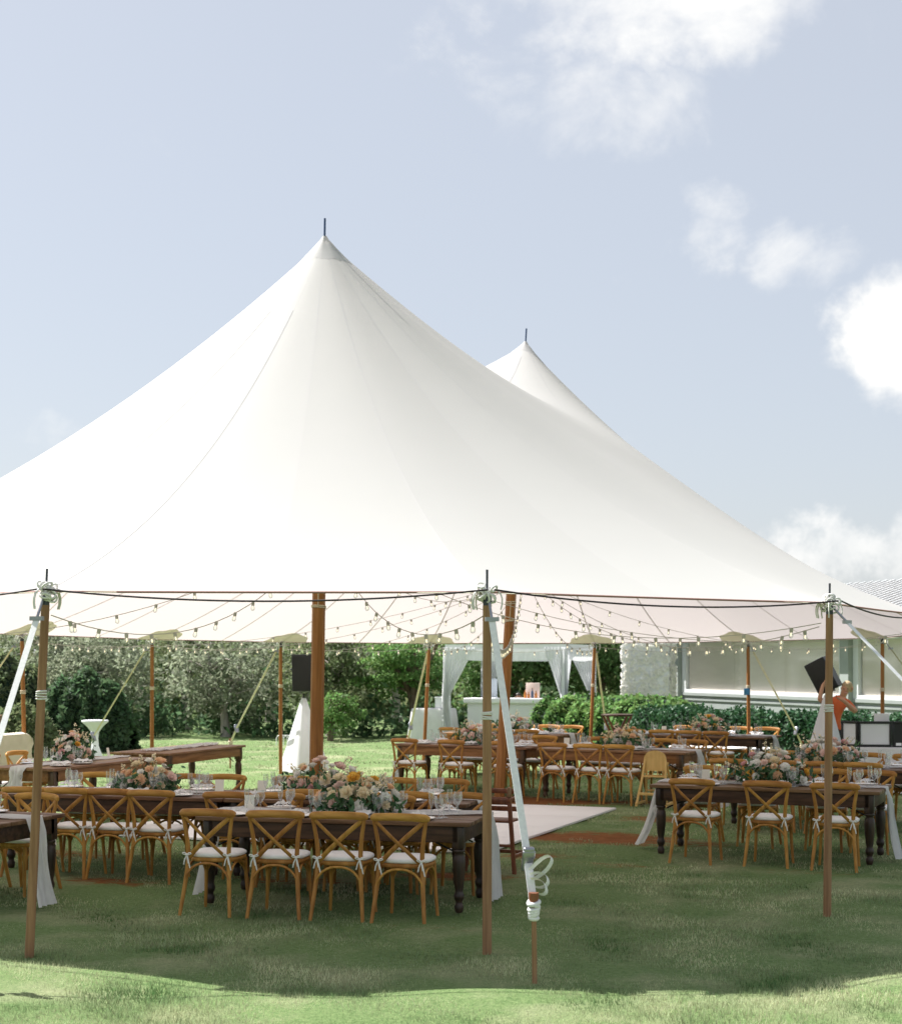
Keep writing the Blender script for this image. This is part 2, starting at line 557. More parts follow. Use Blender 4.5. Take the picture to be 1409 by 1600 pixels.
class MB:
    def __init__(self):
        self.v = []
        self.f = []
        self.sm = []

    def add(self, vs, fs, smooth=False):
        o = len(self.v)
        self.v.extend([tuple(p) for p in vs])
        self.f.extend([tuple(i + o for i in f) for f in fs])
        self.sm.extend([smooth] * len(fs))
        return self

    def box(self, c, s, M=None, taper=1.0):
        x, y, z = s[0] / 2, s[1] / 2, s[2] / 2
        t = taper
        vs = [Vector(p) for p in ((-x, -y, -z), (x, -y, -z), (x, y, -z), (-x, y, -z), (-x * t, -y * t, z), (x * t, -y * t, z), (x * t, y * t, z), (-x * t, y * t, z))]
        if M is not None:
            vs = [M @ p for p in vs]
        c = Vector(c)
        return self.add([p + c for p in vs], [(3, 2, 1, 0), (4, 5, 6, 7), (0, 1, 5, 4), (1, 2, 6, 5), (2, 3, 7, 6), (3, 0, 4, 7)])

    def rbox(self, c, s, b=.01, M=None):
        """box with bevelled edges (chamfer on all 12 edges)"""
        import bmesh
        bm = bmesh.new()
        bmesh.ops.create_cube(bm, size=1)
        for v in bm.verts:
            v.co = Vector((v.co.x * s[0], v.co.y * s[1], v.co.z * s[2]))
        bmesh.ops.bevel(bm, geom=list(bm.edges), offset=b, segments=2, profile=.5, affect='EDGES')
        bm.verts.index_update()
        c = Vector(c)
        vs = [(M @ v.co if M else v.co) + c for v in bm.verts]
        fs = [[v.index for v in f.verts] for f in bm.faces]
        bm.free()
        return self.add(vs, fs, True)

    def tube(self, pts, rad, n=8, flat=None, caps=True, smooth=True, up=None):
        """tube along points; rad a number or list; flat=(a,b) scales the two cross axes"""
        pts = [Vector(p) for p in pts]
        if not hasattr(rad, '__len__'):
            rad = [rad] * len(pts)
        fa, fb = flat or (1, 1)
        vs, fs = [], []
        prev = None
        for i, p in enumerate(pts):
            a = pts[max(i - 1, 0)]
            b = pts[min(i + 1, len(pts) - 1)]
            t = (b - a).normalized()
            if prev is None:
                ref = Vector(up) if up else (Vector((0, 0, 1)) if abs(t.z) < .9 else Vector((1, 0, 0)))
                u = (ref - t * ref.dot(t)).normalized()
            else:
                u = (prev - t * prev.dot(t)).normalized()
            prev = u
            w = t.cross(u)
            for k in range(n):
                an = 2 * math.pi * k / n + (math.pi / n if n == 4 else 0)
                vs.append(p + u * (math.cos(an) * rad[i] * fa) + w * (math.sin(an) * rad[i] * fb))
        for i in range(len(pts) - 1):
            for k in range(n):
                k2 = (k + 1) % n
                fs.append((i * n + k, i * n + k2, (i + 1) * n + k2, (i + 1) * n + k))
        self.add(vs, fs, smooth)
        if caps:
            self.add(vs[:n], [tuple(range(n - 1, -1, -1))])
            self.add(vs[-n:], [tuple(range(n))])
        return self

    def lathe(self, prof, n=12, c=(0, 0, 0), smooth=True, caps=True):
        c = Vector(c)
        vs, fs = [], []
        for r, z in prof:
            for k in range(n):
                a = 2 * math.pi * k / n
                vs.append(c + Vector((r * math.cos(a), r * math.sin(a), z)))
        for i in range(len(prof) - 1):
            for k in range(n):
                k2 = (k + 1) % n
                fs.append((i * n + k, i * n + k2, (i + 1) * n + k2, (i + 1) * n + k))
        self.add(vs, fs, smooth)
        if caps:
            if prof[0][0] > .002:
                self.add(vs[:n], [tuple(range(n - 1, -1, -1))])
            if prof[-1][0] > .002:
                self.add(vs[-n:], [tuple(range(n))])
        return self

    def sheet(self, rows, smooth=True, closed=False):
        nr, nc = len(rows), len(rows[0])
        vs = [p for r in rows for p in r]
        fs = []
        for i in range(nr - 1):
            for j in range(nc - (0 if closed else 1)):
                j2 = (j + 1) % nc
                fs.append((i * nc + j, i * nc + j2, (i + 1) * nc + j2, (i + 1) * nc + j))
        return self.add(vs, fs, smooth)

    def ring(self, c, R0, r, axis=(0, 0, 1), n=16, k=6):
        c = Vector(c)
        ax = Vector(axis).normalized()
        u = ax.orthogonal().normalized()
        w = ax.cross(u)
        vs, fs = [], []
        for i in range(n):
            a = 2 * math.pi * i / n
            d = u * math.cos(a) + w * math.sin(a)
            for j in range(k):
                b = 2 * math.pi * j / k
                vs.append(c + d * (R0 + r * math.cos(b)) + ax * (r * math.sin(b)))
        for i in range(n):
            for j in range(k):
                i2, j2 = (i + 1) % n, (j + 1) % k
                fs.append((i * k + j, i2 * k + j, i2 * k + j2, i * k + j2))
        return self.add(vs, fs, True)

    def mesh(self, name):
        me = bpy.data.meshes.new(name)
        me.from_pydata([tuple(p) for p in self.v], [], self.f)
        me.polygons.foreach_set('use_smooth', self.sm)
        me.update()
        return me

    def build(self, name, m, parent=None):
        return link(name, self.mesh(name), parent, m)


def bezier(a, b, c, d, n=8):
    a, b, c, d = map(Vector, (a, b, c, d))
    out = []
    for i in range(n + 1):
        t = i / n
        out.append(a * (1 - t) ** 3 + b * 3 * t * (1 - t) ** 2 + c * 3 * t * t * (1 - t) + d * t ** 3)
    return out


def smooth_path(keys, n=4):
    """Catmull-Rom through key points"""
    k = [Vector(p) for p in keys]
    k = [k[0] * 2 - k[1]] + k + [k[-1] * 2 - k[-2]]
    out = []
    for i in range(1, len(k) - 2):
        for j in range(n):
            t = j / n
            p0, p1, p2, p3 = k[i - 1], k[i], k[i + 1], k[i + 2]
            out.append(.5 * ((2 * p1) + (p2 - p0) * t + (2 * p0 - 5 * p1 + 4 * p2 - p3) * t * t + (3 * p1 - p0 - 3 * p2 + p3) * t ** 3))
    out.append(k[-2])
    return out


def sag_path(a, b, sag, n=16):
    a, b = Vector(a), Vector(b)
    return [a.lerp(b, i / n) - Vector((0, 0, sag * 4 * (i / n) * (1 - i / n))) for i in range(n + 1)]


def np_mesh(name, verts, faces_n, nper, smooth=False):
    """fast mesh from numpy: verts (N,3); each consecutive nper verts are one face"""
    me = bpy.data.meshes.new(name)
    nv = len(verts)
    nf = nv // nper
    me.vertices.add(nv)
    me.vertices.foreach_set('co', verts.astype(np.float32).ravel())
    me.loops.add(nv)
    me.loops.foreach_set('vertex_index', np.arange(nv, dtype=np.int32))
    me.polygons.add(nf)
    me.polygons.foreach_set('loop_start', np.arange(0, nv, nper, dtype=np.int32))
    me.update(calc_edges=True)
    return me


def leaf_verts(c, size, rng, aspect=.5, upbias=.3, jitter=.4):
    """diamond leaves (4 verts each) at centres c"""
    n = len(c)
    d = rng.normal(size=(n, 3))
    d /= np.linalg.norm(d, axis=1)[:, None] + 1e-9
    nr = rng.normal(size=(n, 3)) + np.array([0, 0, upbias * 2])
    w = np.cross(d, nr)
    w /= np.linalg.norm(w, axis=1)[:, None] + 1e-9
    s = size * (1 + jitter * (rng.random(n) * 2 - 1))
    d = d * s[:, None]
    w = w * (s * aspect)[:, None]
    v = np.stack([c - d * .5, c + w * .5 - d * .05, c + d * .5, c - w * .5 - d * .05], axis=1)
    return v.reshape(-1, 3)


PROTO = {}


class Proto:
    """parts of a thing as shared meshes: list of [name, mesh, material, children]"""

    def __init__(self):
        self.parts = []

    def part(self, name, mb, m, parent=None):
        me = mb.mesh(name)
        me.materials.append(MATS[m])
        rec = [name, me, []]
        (self.parts if parent is None else parent[2]).append(rec)
        return rec

    def spawn(self, name, loc, rz, label, cat, group=None, skip=()):
        e = thing(name, loc, rz, label, cat, group)
        for nm, me, ch in self.parts:
            if nm in skip:
                continue
            o = link(nm, me, e)
            for n2, m2, _ in ch:
                if n2 in skip:
                    continue
                link(n2, m2, o)
        return e


# ================================================================ ground
SOIL = [(1.6, 18.4, 1.35, .62, 1.0), (1.35, 23.25, 1.4, .75, .95), (2.75, 20.6, .7, .6, .72), (-3.3, 14.75, .7, .35, .72),
        (0.0, 15.1, .8, .3, .85), (-4.6, 17.0, 1.2, .35, .7), (.9, 16.7, .5, .5, .7), (2.9, 23.0, 1.2, .4, .7),
        (-1.6, 14.9, 1.0, .3, .6), (1.75, 15.9, .7, .3, .55), (3.6, 15.3, .8, .35, .45), (-.4, 12.2, 1.2, .3, .35), (2.9, 17.7, .6, .4, .62)]


def soil_at(x, y):
    m = np.zeros_like(x)
    for cx, cy, rx, ry, a in SOIL:
        ca, sa = math.cos(R(-20)), math.sin(R(-20))
        dx, dy = x - cx, y - cy
        u = (dx * ca + dy * sa) / rx
        v = (-dx * sa + dy * ca) / ry
        m = np.maximum(m, a * np.clip(1.25 - np.sqrt(u * u + v * v) * .75, 0, 1))
    return m


def ground():
    def axis(a, b, step, far):
        core = list(np.arange(a, b + 1e-6, step))
        out, d, p = [], step, b
        while p < far:
            d *= 1.5
            p += d
            out.append(p)
        inn, d, p = [], step, a
        while p > -far:
            d *= 1.5
            p -= d
            inn.append(p)
        return np.array(inn[::-1] + core + out)
    xs = axis(-10, 10, .11, 900)
    ys = axis(8, 34, .11, 900)
    X, Y = np.meshgrid(xs, ys)
    Z = .012 * np.sin(X * 1.7 + np.sin(Y * .9) * 2) * np.cos(Y * 1.3) + .008 * np.sin(X * 4.1 + Y * 3.3)
    Z = Z * ((abs(X) < 12) & (Y < 60)) - .012
    nx, ny = len(xs), len(ys)
    v = np.stack([X.ravel(), Y.ravel(), Z.ravel()], 1)
    i = np.arange(nx * ny).reshape(ny, nx)
    f = np.stack([i[:-1, :-1], i[:-1, 1:], i[1:, 1:], i[1:, :-1]], -1).reshape(-1, 4)
    me = bpy.data.meshes.new('lawn')
    me.vertices.add(len(v))
    me.vertices.foreach_set('co', v.astype(np.float32).ravel())
    me.loops.add(f.size)
    me.loops.foreach_set('vertex_index', f.astype(np.int32).ravel())
    me.polygons.add(len(f))
    me.polygons.foreach_set('loop_start', np.arange(0, f.size, 4, dtype=np.int32))
    me.polygons.foreach_set('use_smooth', np.ones(len(f), dtype=bool))
    me.update(calc_edges=True)
    at = me.attributes.new('soil', 'FLOAT', 'POINT')
    at.data.foreach_set('value', soil_at(v[:, 0], v[:, 1]).astype(np.float32))
    o = link('lawn', me, None, 'lawn')
    set_props(o, 'mown green lawn with rust red bare soil patches under the tent', kind='structure')


ground()


def vnoise(x, y, f, seed):
    r = np.random.default_rng(seed)
    g = r.random((64, 64))
    u, v = x * f, y * f
    i, j = np.floor(u).astype(int), np.floor(v).astype(int)
    a, b = u - i, v - j
    a, b = a * a * (3 - 2 * a), b * b * (3 - 2 * b)
    G = lambda p, q: g[p % 64, q % 64]
    return (G(i, j) * (1 - a) + G(i + 1, j) * a) * (1 - b) + (G(i, j + 1) * (1 - a) + G(i + 1, j + 1) * a) * b


def grass():
    rng = RNG
    sets = []
    for (y0, y1, dens, h, w) in ((8.3, 10.6, 4600, .016, .005), (10.6, 13, 3000, .015, .006), (13, 17, 1400, .016, .008),
                                 (17, 22, 500, .022, .013), (22, 40, 150, .026, .022)):
        area = 0
        n = int(dens * (y1 - y0) * (2 * (.31 * (y0 + y1) / 2 + .4)))
        y = y0 + (y1 - y0) * rng.random(n)
        x = (rng.random(n) * 2 - 1) * (.31 * y + .4)
        nz = .55 * vnoise(x, y, 1.4, 1) + .45 * vnoise(x, y, 6.0, 2)
        keep = (soil_at(x, y) + (vnoise(x, y, 5, 3) - .5) * 1.2 < .55) & (rng.random(n) < .25 + 1.1 * nz)
        onfloor = np.zeros(n, bool)
        keep &= ~on_floor(x, y)
        x, y, nz = x[keep], y[keep], nz[keep]
        n = len(x)
        hh = h * (.5 + 1.0 * rng.random(n)) * (.6 + .9 * nz)
        tall = rng.random(n) < .004
        hh = np.where(tall, hh * 2.0, hh)
        a = rng.random(n) * 2 * math.pi
        b = rng.random(n) * 2 * math.pi
        lean = hh * (.25 + .9 * rng.random(n))
        base = np.stack([x, y, np.full(n, -.022)], 1)
        wd = np.stack([np.cos(a), np.sin(a), np.zeros(n)], 1) * (w * (.6 + .8 * rng.random(n)))[:, None]
        tip = base + np.stack([np.cos(b) * lean, np.sin(b) * lean, hh + .014], 1)
        sets.append(np.stack([base - wd / 2, base + wd / 2, tip], 1).reshape(-1, 3))
    v = np.concatenate(sets)
    o = link('grass', np_mesh('grass', v, None, 3), None, 'grass_blade')
    set_props(o, 'short mown grass blades covering the lawn', 'grass', kind='stuff')


# ---------------------------------------------------------------- tent frame
C1 = Vector((-1.55, 17.5))
C2 = Vector((.73, 23.3))
K1 = Vector((-1.44, 17.5))
K2 = Vector((1.13, 23.3))
AX = (C2 - C1).normalized()
PR = Vector((AX.y, -AX.x))
ZTOP = 6.92


def on_floor(x, y):
    dx, dy = x - C2.x, y - C2.y
    al = dx * AX.x + dy * AX.y
    pe = dx * PR.x + dy * PR.y
    return (al > -6.2) & (al < -.8) & (pe > -3.1) & (pe < 2.05)


def eave_z(y):
    return 2.61 - .0083 * (y - 11.2)


def polar(c, r, a):
    return Vector((c.x + r * math.cos(R(a)), c.y + r * math.sin(R(a))))


# base position, top offset, distance of the stake, where it stands (for its label)
POLES = []
for a, off, st, ph in ((-186, (0, 0), 2, None), (-160, (0, 0), 2, None), (-131.4, (.05, .02), 1.5, None),
                       (-102.8, (.12, .0), 1.1, 'near the left edge'),
                       (-74.2, (0, 0), 1.06, 'front and centre'),
                       (-45.3, (.02, 0), 2.2, 'at the right'), (-18, (0, 0), 2, None)):
    POLES.append((polar(C1, 6.65, a), off, st, ph, C1))
POLES.append((Vector((5.8, 18.7)), (0, 0), 2, None, Vector((-.5, 20.5))))
POLES.append((Vector((7.0, 21.9)), (0, 0), 2, None, Vector((-.5, 23.5))))
for a, off, st, ph in ((17, (0, 0), 1.7, 'behind the black music booth'), (45, (-.02, 0), 1.8, 'against the dark hedge, carrying a small blue box'),
                       (73, (.1, 0), 1.8, 'leaning beside the round sunlit bush'), (101, (.12, 0), 1.8, 'leaning before the white curtained arbour'),
                       (126, (0, 0), 2.0, 'far side, thin and pale, left of the loudspeaker'), (152, (0, 0), 1.5, 'far side, behind the bare angled table')):
    POLES.append((polar(C2, 6.65, a), off, st, ph, C2))
POLES.append((Vector((-6.44, 23.24)), (-.05, 0), 1.7, 'far left, behind the cream settee', Vector((-.3, 20.9))))
POLES.append((Vector((-7.45, 20.8)), (0, 0), 1.8, None, Vector((-1.2, 18.4))))
TOPS = [p + Vector(o) for p, o, *_ in POLES]

BND = []
for i, a in enumerate(TOPS):
    b = TOPS[(i + 1) % len(TOPS)]
    d = (b - a)
    nrm = Vector((-d.y, d.x)).normalized()
    if nrm.dot(Vector((-.3, 20.4)) - a) < 0:
        nrm = -nrm
    for k in range(10):
        t = k / 10
        BND.append(a + d * t + nrm * (.05 * 4 * t * (1 - t)))
BA = np.array([tuple(p) for p in BND])
BB = np.roll(BA, -1, axis=0)


def ray_len(k, dx, dy):
    """distance from k along unit (dx,dy) arrays to the eave line"""
    px, py = BA[:, 0] - k.x, BA[:, 1] - k.y
    sx, sy = BB[:, 0] - BA[:, 0], BB[:, 1] - BA[:, 1]
    dx, dy = dx[:, None], dy[:, None]
    den = dx * sy - dy * sx
    den = np.where(abs(den) < 1e-9, 1e-9, den)
    t = (px * sy - py * sx) / den
    u = (px * dy - py * dx) / den
    t = np.where((u >= -1e-6) & (u <= 1 + 1e-6) & (t > 0), t, 1e9)
    return t.min(axis=1)


SMOOTH = {}


def gauge(k, x, y):
    dx, dy = x - k.x, y - k.y
    r = np.sqrt(dx * dx + dy * dy) + 1e-9
    key = (k.x, k.y)
    if key not in SMOOTH:                       # eave distance by angle, smoothed so that the cloth rises without creases
        a = np.arange(720) * math.pi / 360
        rho = ray_len(k, np.cos(a), np.sin(a))
        o = np.arange(-60, 61)
        w = np.exp(-(o / 22.0) ** 2)
        w /= w.sum()
        SMOOTH[key] = sum(np.roll(rho, s) * c for s, c in zip(o, w))
    tab = SMOOTH[key]
    f = (np.arctan2(dy, dx) % (2 * math.pi)) * 360 / math.pi
    i = np.floor(f).astype(int) % 720
    rs = tab[i] * (1 - (f - np.floor(f))) + tab[(i + 1) % 720] * (f - np.floor(f))
    rl = ray_len(k, dx / r, dy / r)
    t = np.clip(r / rl, 0, 1)
    return r / (rs + (rl - rs) * t ** 5)


def canopy_z(x, y):
    x, y = np.atleast_1d(np.asarray(x, float)), np.atleast_1d(np.asarray(y, float))
    ts = [np.clip(gauge(k, x, y), 0, 1) for k in (K1, K2)]
    us = [1 - 1.5 * t + .5 * t * t for t in ts]
    u = (us[0] ** 5 + us[1] ** 5) ** .2
    ze = eave_z(y)
    return ze + (ZTOP - ze) * u / 1.002


def cz(p):
    return float(canopy_z([p[0]], [p[1]])[0])


canopy = thing('tent_canopy', (0, 0, 0), 0, 'large white sailcloth tent canopy with two pointed peaks above the tables', 'tent')
mid = (K1 + K2) / 2
axk = (K2 - K1).normalized()
dl = -axk.y * 0


def panels():
    # where the middle plane meets the eave
    prk = Vector((axk.y, -axk.x))
    right = mid + prk * float(ray_len(mid, np.array([prk.x]), np.array([prk.y]))[0])
    left = mid - prk * float(ray_len(mid, np.array([-prk.x]), np.array([-prk.y]))[0])
    for which, (k, sgn) in enumerate(((K1, -1), (K2, 1))):
        ang = lambda p: math.atan2(p.y - k.y, p.x - k.x)
        own = [ang(t) for t in TOPS if (t - mid).dot(axk) * sgn > .3]
        a_mid = math.atan2(axk.y * -sgn, axk.x * -sgn)
        rel = lambda a: (a - a_mid) % (2 * math.pi)
        ar, al_ = rel(ang(right)), rel(ang(left))
        lo, hi = min(ar, al_), max(ar, al_)
        brk = sorted([lo, hi] + [rel(a) for a in own if lo + .05 < rel(a) < hi - .05])
        full = []
        for i in range(len(brk) - 1):
            n = max(1, round((brk[i + 1] - brk[i]) / R(15)))
            full += [brk[i] + (brk[i + 1] - brk[i]) * j / n for j in range(n)]
        span = lo + 2 * math.pi - hi
        nm = max(2, 2 * round(span / R(36)))
        full += [hi + span * j / nm for j in range(nm)]
        full.append(lo + 2 * math.pi)
        for i in range(len(full) - 1):
            a0, a1 = full[i] + a_mid, full[i + 1] + a_mid
            nA = 9
            nR = 30
            aa = np.linspace(a0, a1, nA)
            dx, dy = np.cos(aa), np.sin(aa)
            rl = ray_len(k, dx, dy)
            den = dx * axk.x + dy * axk.y
            tm = np.where(den * -sgn > 1e-6, ((mid.x - k.x) * axk.x + (mid.y - k.y) * axk.y) / np.where(abs(den) < 1e-6, 1e-6, den), 1e9)
            rl = np.minimum(rl, tm)
            rows = []
            for j in range(nR + 1):
                t = (j / nR) ** 1.15
                rr = .09 + (rl - .09) * t
                x, y = k.x + dx * rr, k.y + dy * rr
                z = canopy_z(x, y)
                rows.append([(x[q], y[q], z[q]) for q in range(nA)])
            MB().sheet(rows).build('canopy_panel', 'sailcloth', canopy)
            # lapped seam on the first radius, a second layer of cloth over the joint
            srow = []
            for j in range(nR + 1):
                p = Vector(rows[j][0])
                side = Vector((-math.sin(a0), math.cos(a0), 0)) * min(.012, .004 + .008 * j / 6)
                q0, q1 = p - side, p + side
                zz = canopy_z([q0.x, q1.x], [q0.y, q1.y])
                srow.append([(q0.x, q0.y, zz[0] - .006), (q1.x, q1.y, zz[1] - .006)])
            MB().sheet(srow).build('seam', 'sailcloth', canopy)
            pm_ = rows[12][0]
            e_ = .05
            zc_ = canopy_z([pm_[0] - e_, pm_[0] + e_, pm_[0], pm_[0]], [pm_[1], pm_[1], pm_[1] - e_, pm_[1] + e_])
            nm_ = Vector(((zc_[0] - zc_[1]) / (2 * e_), (zc_[2] - zc_[3]) / (2 * e_), 1)).normalized()
            if nm_.dot(SUN) > .42:
                MB().sheet([[(a_[0] * .65 + b_[0] * .35, a_[1] * .65 + b_[1] * .35, a_[2] * .65 + b_[2] * .35 + .009), (a_[0] * .35 + b_[0] * .65, a_[1] * .35 + b_[1] * .65, a_[2] * .35 + b_[2] * .65 + .009)] for a_, b_ in srow[6:]]).build('seam_tape', 'seam_tape', canopy)


panels()
# the rope hem along the eave, one length from pole to pole
mat('hem', (.30, .17, .14), .8)
for i in range(len(TOPS)):
    pts = [BND[(i * 10 + k) % len(BND)] for k in range(11)]
    MB().tube([(p.x, p.y, eave_z(p.y) - .004) for p in pts], .009, 5).build('hem_rope', 'hem', canopy)
# yellow green reinforcing patches under the cloth at every pole
for i, t in enumerate(TOPS):
    inn = (POLES[i][4] - t).normalized()
    a0 = math.atan2(inn.y, inn.x)
    rows = []
    for j in range(1, 7):
        row = []
        for q in range(25):
            ph = a0 + R(-86 + 172 * q / 24)
            rr = j / 6 * (.50 + .02 * math.cos(q * math.pi / 3))
            p = Vector((t.x + math.cos(ph) * rr, t.y + math.sin(ph) * rr))
            row.append((p.x, p.y, cz(p) - .008 - .004 * math.cos(q * math.pi / 2)))
        rows.append(row)
    MB().sheet(rows).build('reinforcing_patch', 'patch', canopy)
for k, z in ((K1, ZTOP), (K2, ZTOP)):
    zz = cz(k + Vector((.1, .1)))
    mb = MB()
    n = 14
    rows = []
    n = 28
    for r_, dz in ((.30, .003), (.22, .012), (.15, .018), (.09, .03), (.05, .035), (.02, .055)):
        ring = []
        for q in range(n):
            a_ = 2 * math.pi * q / n
            rq = r_ * (1 + .05 * math.sin(q * 2.4) * (r_ > .25))
            x_, y_ = k.x + rq * math.cos(a_), k.y + rq * math.sin(a_)
            ring.append((x_, y_, cz((x_, y_)) + dz + .007 * math.cos(q * math.pi / 2) * (r_ < .25)))
        rows.append(ring)
    mb.sheet(rows, closed=True)
    mb.build('peak_cap', 'sailcloth', canopy)

# ---------------------------------------------------------------- poles, straps, stakes


def knots(mb, c, rng, n=10, r=.05, loop=.035):
    for _ in range(n):
        p = Vector(c) + Vector([rng.uniform(-r, r) for _ in range(3)])
        ax = Vector([rng.uniform(-1, 1) for _ in range(3)])
        mb.ring(p, loop * rng.uniform(.6, 1.2), .008, ax, 10, 5)


HID = {0: 'on the left flank, nearest the middle', 1: 'on the left flank, second from the front', 2: 'at the front left corner', 6: 'at the front right corner',
       7: 'on the right flank, nearer the front', 8: 'on the right flank, nearer the booth', 16: 'on the left flank before the settee'}
rngp = random.Random(5)
for i, (b, off, st, ph, cen) in enumerate(POLES):
    if ph is None:
        lab = 'wooden tent side pole ' + HID[i]
    else:
        lab = ('front ' if b.y < 14 else '') + 'wooden tent side pole ' + ph
    front = b.y < 14
    ez = eave_z(b.y)
    top = b + Vector(off)
    e = thing('tent_pole', (b.x, b.y, 0), 0, lab, 'pole', 'wooden side poles of the tent')
    T = Vector((off[0], off[1], 0))
    h = ez - .10
    at = lambda z: T * (z / ez) + Vector((0, 0, z))
    mb = MB()
    mb.tube([at(-.03), at(.6), at(1.4), at(h)], [.034, .034, .033, .031], 10)
    mb.build('shaft', 'pole_wood' if front else 'pole_amber', e)
    mb = MB()
    mb.tube([at(h), at(h + .07)], .030, 10)
    mb.build('ferrule', 'dark_steel', e)
    mb = MB()
    mb.tube([at(h + .06), at(ez + .16)], .009, 6)
    mb.build('pin', 'dark_steel', e)
    mb = MB()
    knots(mb, at(ez + .0), rngp, 16 if front else 8, .055, .038)
    for q in range(5):
        a_ = rngp.uniform(0, 6.28)
        mb.tube(bezier(at(ez), at(ez + .05) + Vector((.1 * math.cos(a_), .1 * math.sin(a_), 0)), at(ez - .05) + Vector((.13 * math.cos(a_), .13 * math.sin(a_), 0)),
                       at(ez - .13) + Vector((.10 * math.cos(a_), .10 * math.sin(a_), 0)), 6), .006, 5)
    mb.build('rope_lashing', 'white_rope', e)
    wr = MB()
    zr = {3: 1.84}.get(i, 1.69)
    if front:
        for q in range(4):
            wr.ring(at(zr + q * .017), .036, .0065, (rngp.uniform(-.12, .12), rngp.uniform(-.12, .12), 1), 16, 5)
    else:
        for q in range(3):
            wr.ring(at(1.62 + q * .02), .036, .009, (0, 0, 1), 12, 5)
    wr.build('rope_wrap', 'rope' if not front else 'white_rope', e)
    if ph and 'blue box' in ph:
        MB().rbox((-.05, -.05, 1.55), (.10, .07, .12), .012).build('control_box', 'blue_box', e)
    # the ratchet strap to its stake
    out = (b - cen).normalized()
    sb = b + out * st
    whose = ph if ph else HID[i]
    s = thing('guy_strap', (sb.x, sb.y, 0), 0, ('white webbing guy strap and stake of the front pole ' if front else 'pale webbing guy strap of the pole ') + whose, 'strap', 'guy straps of the tent')
    loc = lambda p: Vector(p) - Vector((sb.x, sb.y, 0))
    wtop = loc((top.x + out.x * .04, top.y + out.y * .04, ez - .05))
    hook = wtop + (Vector((0, 0, .55)) - wtop).normalized() * .17
    stake_top = Vector((-out.x * .02, -out.y * .02, .55))
    mm = 'webbing' if front else 'webbing_old'
    side = Vector((-out.y, out.x, 0))
    rat = hook.lerp(stake_top, .85)
    MB().tube([wtop, hook], .010, 6).build('hook', 'steel', s)
    MB().box((0, 0, 0), (.10, .03, .03), Matrix.Rotation(math.atan2(side.y, side.x), 3, 'Z')).build('buckle', 'steel', s).location = hook
    def band(a, b_, w):
        mbx = MB()
        d = (b_ - a).normalized()
        nn = d.cross(side).normalized() * .002
        sd = (side + Vector((0, 0, .12)) if front else side).normalized() * w / 2
        rows = []
        for q in range(7):
            p = a.lerp(b_, q / 6)
            rows.append([p - sd - nn, p + sd - nn, p + sd + nn, p - sd + nn])
        mbx.sheet(rows, smooth=False, closed=True)
        return mbx
    band(hook, rat, .05 if front else .042).build('webbing', mm, s)
    band(rat, stake_top + Vector((0, 0, -.06)), .055 if front else .045).build('webbing', mm, s)
    rb = MB()
    d = (stake_top - hook).normalized()
    Mr = Matrix.Rotation(math.atan2(side.y, side.x), 3, 'Z') @ Matrix.Rotation(R(20), 3, 'X')
    rb.rbox(rat + d * .04, (.075, .04, .17), .012, Mr)
    rb.rbox(rat + d * .02 + Vector((0, 0, .01)) - Vector((out.x, out.y, 0)) * -.03, (.09, .025, .06), .01, Mr)
    rb.build('ratchet', 'steel', s)
    lp = MB()
    wv_ = (Vector((out.x, out.y, 0)) * .6 - side * .6 + Vector((0, 0, .45))).normalized()
    for q, (ln, hgt) in enumerate(((.10, .05), (.08, -.10), (.07, -.14))):
        o0 = rat + d * (.12 + .03 * q)
        path = bezier(o0, o0 + side * (ln * 2.0) + Vector((0, 0, .16 + hgt)), o0 + side * (ln * 2.2) + Vector((0, 0, -.05 + hgt)), o0 + Vector((0, 0, -.07)), 12)
        rows = [[p - wv_ * .024, p + wv_ * .024] for p in path]
        lp.sheet(rows)
    if front:
        lp.build('strap_tail', mm, s)
    sk = MB()
    sk.tube([(0, 0, -.05), tuple(stake_top * .5), tuple(stake_top)], .017, 8)
    sk.build('stake', 'pole_wood', s)
    sk = MB()
    sk.tube([tuple(stake_top - Vector((0, 0, .03))), tuple(stake_top + Vector((0, 0, .0))), tuple(stake_top + Vector((0, 0, .035)))], [.026, .034, .034], 10)
    sk.build('stake_head', 'redwood', s)
    kn = MB()
    for q in range(6):
        kn.ring(stake_top + Vector((0, 0, -.03 - .02 * q)), .034 - .002 * q, .016, (rngp.uniform(-.4, .4), rngp.uniform(-.4, .4), 1), 12, 6)
    kn.build('webbing_wrap', 'rope' if not front else mm, s)

for nm, b, k, ph in (('a', C1, K1, 'nearer tall amber centre pole rising behind the big front flowers'), ('b', C2, K2, 'farther amber centre pole leaning behind the front side pole')):
    e = thing('centre_pole', (b.x, b.y, 0), 0, ph, 'pole', 'tall centre poles of the tent')
    T = Vector((k.x - b.x, k.y - b.y, 0))
    at = lambda z: T * (z / ZTOP) + Vector((0, 0, z))
    mb = MB()
    zc = cz(k)
    mb.tube([at(-.03), at(1), at(2.5), at(4.5), at(zc - .16)], [.078, .078, .076, .072, .055], 8, smooth=False)
    mb.build('shaft', 'pole_amber', e)
    MB().tube([at(zc - .1), at(zc + .24)], .012, 6).build('spike', 'blue_spike', e)
    mb = MB()
    for z in (2.72, 2.735, 2.98, 3.0):
        mb.ring(at(z), .080, .008, (rngp.uniform(-.1, .1), rngp.uniform(-.1, .1), 1), 18, 5)
    mb.tube([at(2.72) + Vector((0, -.085, 0)), at(3.0) + Vector((.0, -.085, 0))], .006, 5)
    mb.build('rope_wrap', 'rope', e)

